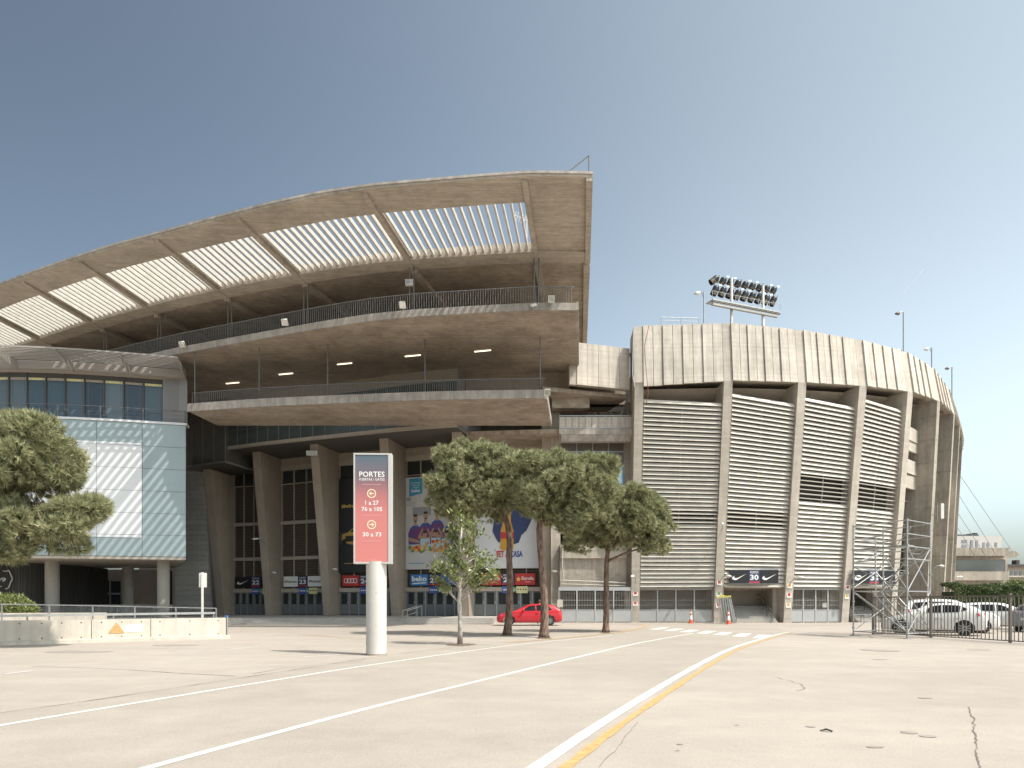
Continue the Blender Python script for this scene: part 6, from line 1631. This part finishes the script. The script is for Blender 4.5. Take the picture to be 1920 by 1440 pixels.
for z in (.95,): 
    c = MB(); c.tube([v3(mA, .25+z), v3(mB, 2.15+z)], .022, 6); c.tube([v3(mB, 2.15+z), v3(mA, 4.1+z)], .022, 6); c.build('stair_rail', M['steel'], SC)

# ---------------------------------------------------------------- cones, stacked barriers, person
def cone():
    o = thing('traffic_cone', 'orange and white traffic cone standing before the grey sheet gate', 'cone', (0, 0, 0), 'traffic cones by the louvred corner')
    c = MB(); c.box(-.2, .2, -.2, .2, 0, .035); c.build('base', mat('cone orange', (.75, .13, .05), .5), o)
    og = bpy.data.materials['cone orange']
    for z0, z1, m__ in ((.035, .3, og), (.3, .62, M['white']), (.62, .78, og), (.78, .9, M['white']), (.9, 1.02, og)):
        f = lambda z: .16 - .135*(z-.035)/.985
        c = MB(); c.tube([(0, 0, z0), (0, 0, z1)], [f(z0), f(z1)], 20); c.build('cone_band', m__, o, smooth='auto')
    return o
co_ = cone(); g1 = G(1297, 1168.8); co_.location = (g1.x, g1.y+.25, 0)
g2 = G(1367.5, 1170.5); dup(co_, (g2.x, g2.y+.2, 0), .3, 'orange and white traffic cone standing before the stacked barriers')
def barrier(lab):
    o = thing('crowd_barrier', lab, 'barrier', (0, 0, 0), 'crowd barriers stacked on end by the fin')
    c = MB(); w, h = .95, 2.05
    for x in (-w/2, w/2): c.tube([(x, 0, 0), (x, 0, h)], .03, 8)
    for z in (.12, h-.1): c.tube([(-w/2, 0, z), (w/2, 0, z)], .02, 8)
    for k in range(1, 6): x = -w/2+w*k/6; c.tube([(x, 0, .12), (x, 0, h-.1)], .014, 5)
    c.build('barrier_frame', M['steel'], o)
    for x in (-w/2, w/2): c = MB(); c.box(x-.09, x+.09, -.05, .05, h-.02, h+.1); c.build('rubber_foot', mat('yellow rubber', (.62, .55, .16), .6) if 'yellow rubber' not in bpy.data.materials else bpy.data.materials['yellow rubber'], o)
    return o
b0 = barrier('leaning steel crowd barrier, leftmost of the stack'); gb = G(1356, 1170)
nm_ = ['leaning steel crowd barrier, leftmost of the stack', 'steel crowd barrier, second from the left in the stack', 'steel crowd barrier, third from the left in the stack', 'steel crowd barrier in the middle of the stack', 'steel crowd barrier, third from the right in the stack', 'steel crowd barrier, second from the right in the stack', 'steel crowd barrier, the one of the stack nearest the stairs']
for k in range(7):
    o = b0 if k == 0 else dup(b0, (0, 0, 0)); o['label'] = nm_[k]
    o.location = (gb.x+.12+k*.17, gb.y+.5+.05*k, 0); o.rotation_euler = (R(-5-k), R(-9+2.2*k), R(58+4*k))
# person behind the red car
def person(loc, rz, label):
    o = thing('person', label, 'person', (0, 0, 0))
    me = bpy.data.meshes.new('body'); V_ = [(0, 0, .95), (0, 0, 1.2), (0, 0, 1.42), (0, 0, 1.53), (0, -.01, 1.62), (0, 0, 1.72), (.19, 0, 1.42), (.25, .02, 1.12), (.23, -.12, .88), (-.19, 0, 1.42), (-.25, .02, 1.12), (-.2, -.16, .9), (.1, 0, .9), (.11, -.02, .5), (.11, .02, .08), (.11, -.14, .04), (-.1, 0, .9), (-.11, .04, .5), (-.11, .1, .08), (-.11, -.05, .04)]
    E_ = [(0, 1), (1, 2), (2, 3), (3, 4), (4, 5), (2, 6), (6, 7), (7, 8), (2, 9), (9, 10), (10, 11), (0, 12), (12, 13), (13, 14), (14, 15), (0, 16), (16, 17), (17, 18), (18, 19)]
    me.from_pydata(V_, E_, []); b = bpy.data.objects.new('body', me); COL.objects.link(b)
    md = b.modifiers.new('s', 'SKIN'); sub = b.modifiers.new('u', 'SUBSURF'); sub.levels = 1; sub.render_levels = 1
    rr = [.15, .15, .13, .055, .085, .09, .065, .045, .035, .065, .045, .035, .085, .065, .045, .04, .085, .065, .045, .04]
    for v, r_ in zip(me.skin_vertices[0].data, rr): v.radius = (r_, r_*.85)
    me.skin_vertices[0].data[0].use_root = True
    bpy.context.view_layer.update(); m2 = bpy.data.meshes.new_from_object(b.evaluated_get(bpy.context.evaluated_depsgraph_get())); b.modifiers.clear(); b.data = m2
    m2.materials.clear(); m2.materials.append(mat('skin', (.45, .26, .18), .6)); m2.materials.append(mat('dark clothes', (.08, .06, .07), .8))
    for p in m2.polygons: p.material_index = 0 if p.center.z > 1.5 or (abs(p.center.x) > .2 and p.center.z < 1.0) else 1
    m2.shade_smooth(); b.parent = o
    c = MB(); c.tube([(0, .03, 1.6), (0, .03, 1.7), (0, .015, 1.78), (0, .01, 1.83)], [.105, .112, .09, .02], 14); c.build('hair', mat('brown hair', (.09, .05, .03), .7), o, smooth=True)
    o.location = loc; o.rotation_euler = (0, 0, rz); return o
person((X(1011.5, 50.2), 50.2, 0), R(15), 'person in dark clothes standing behind the red car')
# small white kiosk sign by the mesh gate behind the car
o = thing('info_panel', 'small pale lectern like panel standing by the mesh gate behind the red car', 'panel', (X(1050, 54.2), 54.2, 0)); px_ = X(1050, 54.2)
c = MB(); c.box(px_-.22, px_+.22, 54.1, 54.2, 1.25, 1.85); c.build('panel_face', M['rim'], o); c = MB(); c.tube([(px_+.15, 54.2, 0), (px_+.15, 54.2, 1.5)], .03, 8); c.build('post', M['steel'], o)
# dark square cables on louvres of bay three
# ---------------------------------------------------------------- far side: annex, blocks, houses, hedge
YX = 92
AN = thing('annex_building', 'brutalist concrete annex with a long ribbon window beyond the stadium', 'building', tuple(v3(Vector((X(1850, YX), YX)), 0)))
def fb(mb, u0, v0, u1, v1, Y, depth, ul=None, ur=None):  # front quad in true metres, extruded away
    a = at(u0, v1, Y); b = at(u1, v1, Y); c_ = at(ur if ur is not None else u1, v0, Y); d = at(ul if ul is not None else u0, v0, Y)
    mb.prism([a, b, c_, d], (0, depth, 0))
c = MB(); fb(c, 1740, 1027, 1891, 1042, YX, 14, ur=1893); fb(c, 1740, 1042.2, 1889, 1049, YX+.8, 12); c.build('upper_fascia', M['fin'], AN)
c = MB(); fb(c, 1740, 1049.2, 1884, 1071, YX+1.2, 10); c.build('ribbon_window', mat('reflecting ribbon glass', (.18, .19, .19), .05, metal=.6, noise=.5, nscale=.12), AN)
c = MB(); fb(c, 1740, 1071.2, 1892, 1088, YX+.4, 12, ur=1893); fb(c, 1740, 1088.2, 1889, 1095, YX+1.4, 10); fb(c, 1885, 1049.5, 1889, 1071, YX+1.3, 3); c.build('lower_fascia', M['fin'], AN)
c = MB(); fb(c, 1740, 1095.2, 1880, 1128, YX+5, 5); c.build('recessed_base', M['dark'], AN)
c = MB(); P0 = [at(1888, 1034, YX+2), at(1904, 1033, YX+2), at(1912, 1040, YX+2), at(1904, 1045, YX+2), at(1888, 1047, YX+2)]; c.prism(P0, (0, 3, 0)); c.build('beam_end', M['fin'], AN)
WHB = thing('apartment_block', 'white flat roofed apartment block rising behind the concrete annex', 'building', tuple(v3(Vector((X(1840, 150), 150)), 0)))
c = MB(); fb(c, 1790, 1005, 1836, 1128, 150, 14); fb(c, 1836.2, 1005.5, 1878, 1128, 151, 12); c.build('wall', mat('block render', (.56, .53, .50), .8, noise=.05), WHB)
c = MB(); fb(c, 1795, 1002, 1835, 1004.8, 150.5, 8); fb(c, 1828, 999, 1833, 1002, 151, 3); c.build('roof', M['tealglass'], WHB)
for u0, v0, u1, v1 in ((1804, 1012, 1814, 1017), (1804, 1021, 1814, 1028), (1820, 1012.5, 1825, 1027), (1830, 1013, 1834, 1026), (1843, 1017, 1847, 1026), (1851, 1017, 1855, 1026), (1866, 1017, 1870, 1025)):
    c = MB(); fb(c, u0, v0, u1, v1, 149.9 if u0 < 1836 else 150.9, .2); c.build('window', mat('block window', (.25, .27, .29), .3) if 'block window' not in bpy.data.materials else bpy.data.materials['block window'], WHB)
HS = thing('house', 'dark roofed house right of the concrete annex above the hedge', 'building', tuple(v3(Vector((X(1910, 120), 120)), 0)))
c = MB(); fb(c, 1890, 1062, 1960, 1130, 120, 10); c.build('wall', M['rim'], HS)
c = MB(); fb(c, 1888, 1058, 1962, 1063, 119, 12, ul=1893); fb(c, 1906, 1050, 1912, 1058, 122, 1.2); c.build('roof', mat('dark roof', (.09, .075, .07), .8), HS)
for k in range(5): c = MB(); fb(c, 1894+k*9, 1072, 1899+k*9, 1079, 119.9, .2); c.build('window', bpy.data.materials['block window'], HS)
H2 = thing('low_house', 'low grey house with an arched roof at the far right above the hedge', 'building', tuple(v3(Vector((X(1912, 105), 105)), 0)))
c = MB(); fb(c, 1889, 1082, 1935, 1128, 105, 6, ur=1930); c.build('wall', M['fin'], H2); c = MB(); fb(c, 1887, 1079.5, 1937, 1082, 104.5, 7); c.build('roof', M['rim'], H2)
# hedge
o = thing('clipped_hedge', 'long clipped green hedge behind the parked cars', 'hedge', (X(1870, 52), 52, 0))
rgn = np.random.default_rng(4); n = 42000; hx0, hx1, hy0, hy1, hz = X(1792, 52), X(1792, 52)+16, 52, 54, 2.75
Pp = np.stack([hx0+(hx1-hx0)*rgn.random(n), hy0+(hy1-hy0)*rgn.random(n), hz*rgn.random(n)], 1); side = rgn.random(n)
Pp[side < .55, 1] = hy0 + .18*rgn.random((side < .55).sum()); top_ = side > .7; Pp[top_, 2] = hz - .1 + .25*rgn.random(top_.sum()) + .18*np.sin(Pp[top_, 0]*1.7) + .1*np.sin(Pp[top_, 0]*4.1)
d = rgn.normal(size=(n, 3)); d /= np.linalg.norm(d, axis=1)[:, None]; s_ = np.cross(d, rgn.normal(size=(n, 3))); s_ /= np.linalg.norm(s_, axis=1)[:, None]
V_ = np.stack([Pp-s_*.05, Pp+s_*.05, Pp+d*.17], 1).reshape(-1, 3); raw_mesh('foliage', V_, np.arange(len(V_)).reshape(-1, 3), M['hedge'], o)
c = MB(); c.box(hx0+.2, hx1-.2, hy0+.35, hy1, 0, hz-.3); c.build('dark_core', mat('hedge inside', (.03, .04, .02), .9), o)  # solid dark block standing in for the shade inside the leaves
def bush(lab, cx, cy, cz, r_, n=2600, seed=1, lab_cat='bush'):
    o = thing('shrub', lab, lab_cat, (cx, cy, 0)); rg_ = np.random.default_rng(seed); d0 = rg_.normal(size=(n, 3)); d0 /= np.linalg.norm(d0, axis=1)[:, None]
    P_ = np.array([cx, cy, cz]) + d0*(r_*(.5+.55*rg_.random(n)))[:, None]*np.array([1.2, 1, .8]); P_[:, 2] = np.maximum(P_[:, 2], .05)
    d = rg_.normal(size=(n, 3)); d /= np.linalg.norm(d, axis=1)[:, None]; s_ = np.cross(d, rg_.normal(size=(n, 3))); s_ /= np.linalg.norm(s_, axis=1)[:, None]
    V_ = np.stack([P_-s_*.04, P_+s_*.04, P_+d*.18], 1).reshape(-1, 3); raw_mesh('foliage', V_, np.arange(len(V_)).reshape(-1, 3), M['bigleaf'], o)
    c = MB(); c.tube([(cx, cy, 0), (cx, cy, cz)], .06, 6); c.build('stem', M['pinebark'], o)
bush('paler yellow green shrub poking above the hedge end', X(1905, 56), 56, Z(1103, 56), .9, 3000, 2)
bush('low leafy shrub behind the ramp wall under the big pine', X(15, 43), 43, 1.25, 1.2, 4000, 3)
bush('second leafy shrub behind the ramp wall, closer to the first round column', X(42, 43.5), 43.5, 1.1, .8, 2500, 5)
# faint vapour trail far away
def trail(a, b, r0, r1, lab):
    p = at(*a, 3000); q = at(*b, 3000); c = MB(); c.tube([p, p.lerp(q, .5), q], [r0, (r0+r1)/2, r1], 8)
    o = c.build('vapour_trail', mat('vapour', (.9, .9, .9), 1, alpha=.22)); o['kind'] = 'structure'; return o
trail((1688, 558), (1734, 502), 2.2, 3.6, ''); trail((1873, 819), (1893, 799), 1.5, 2.5, '')
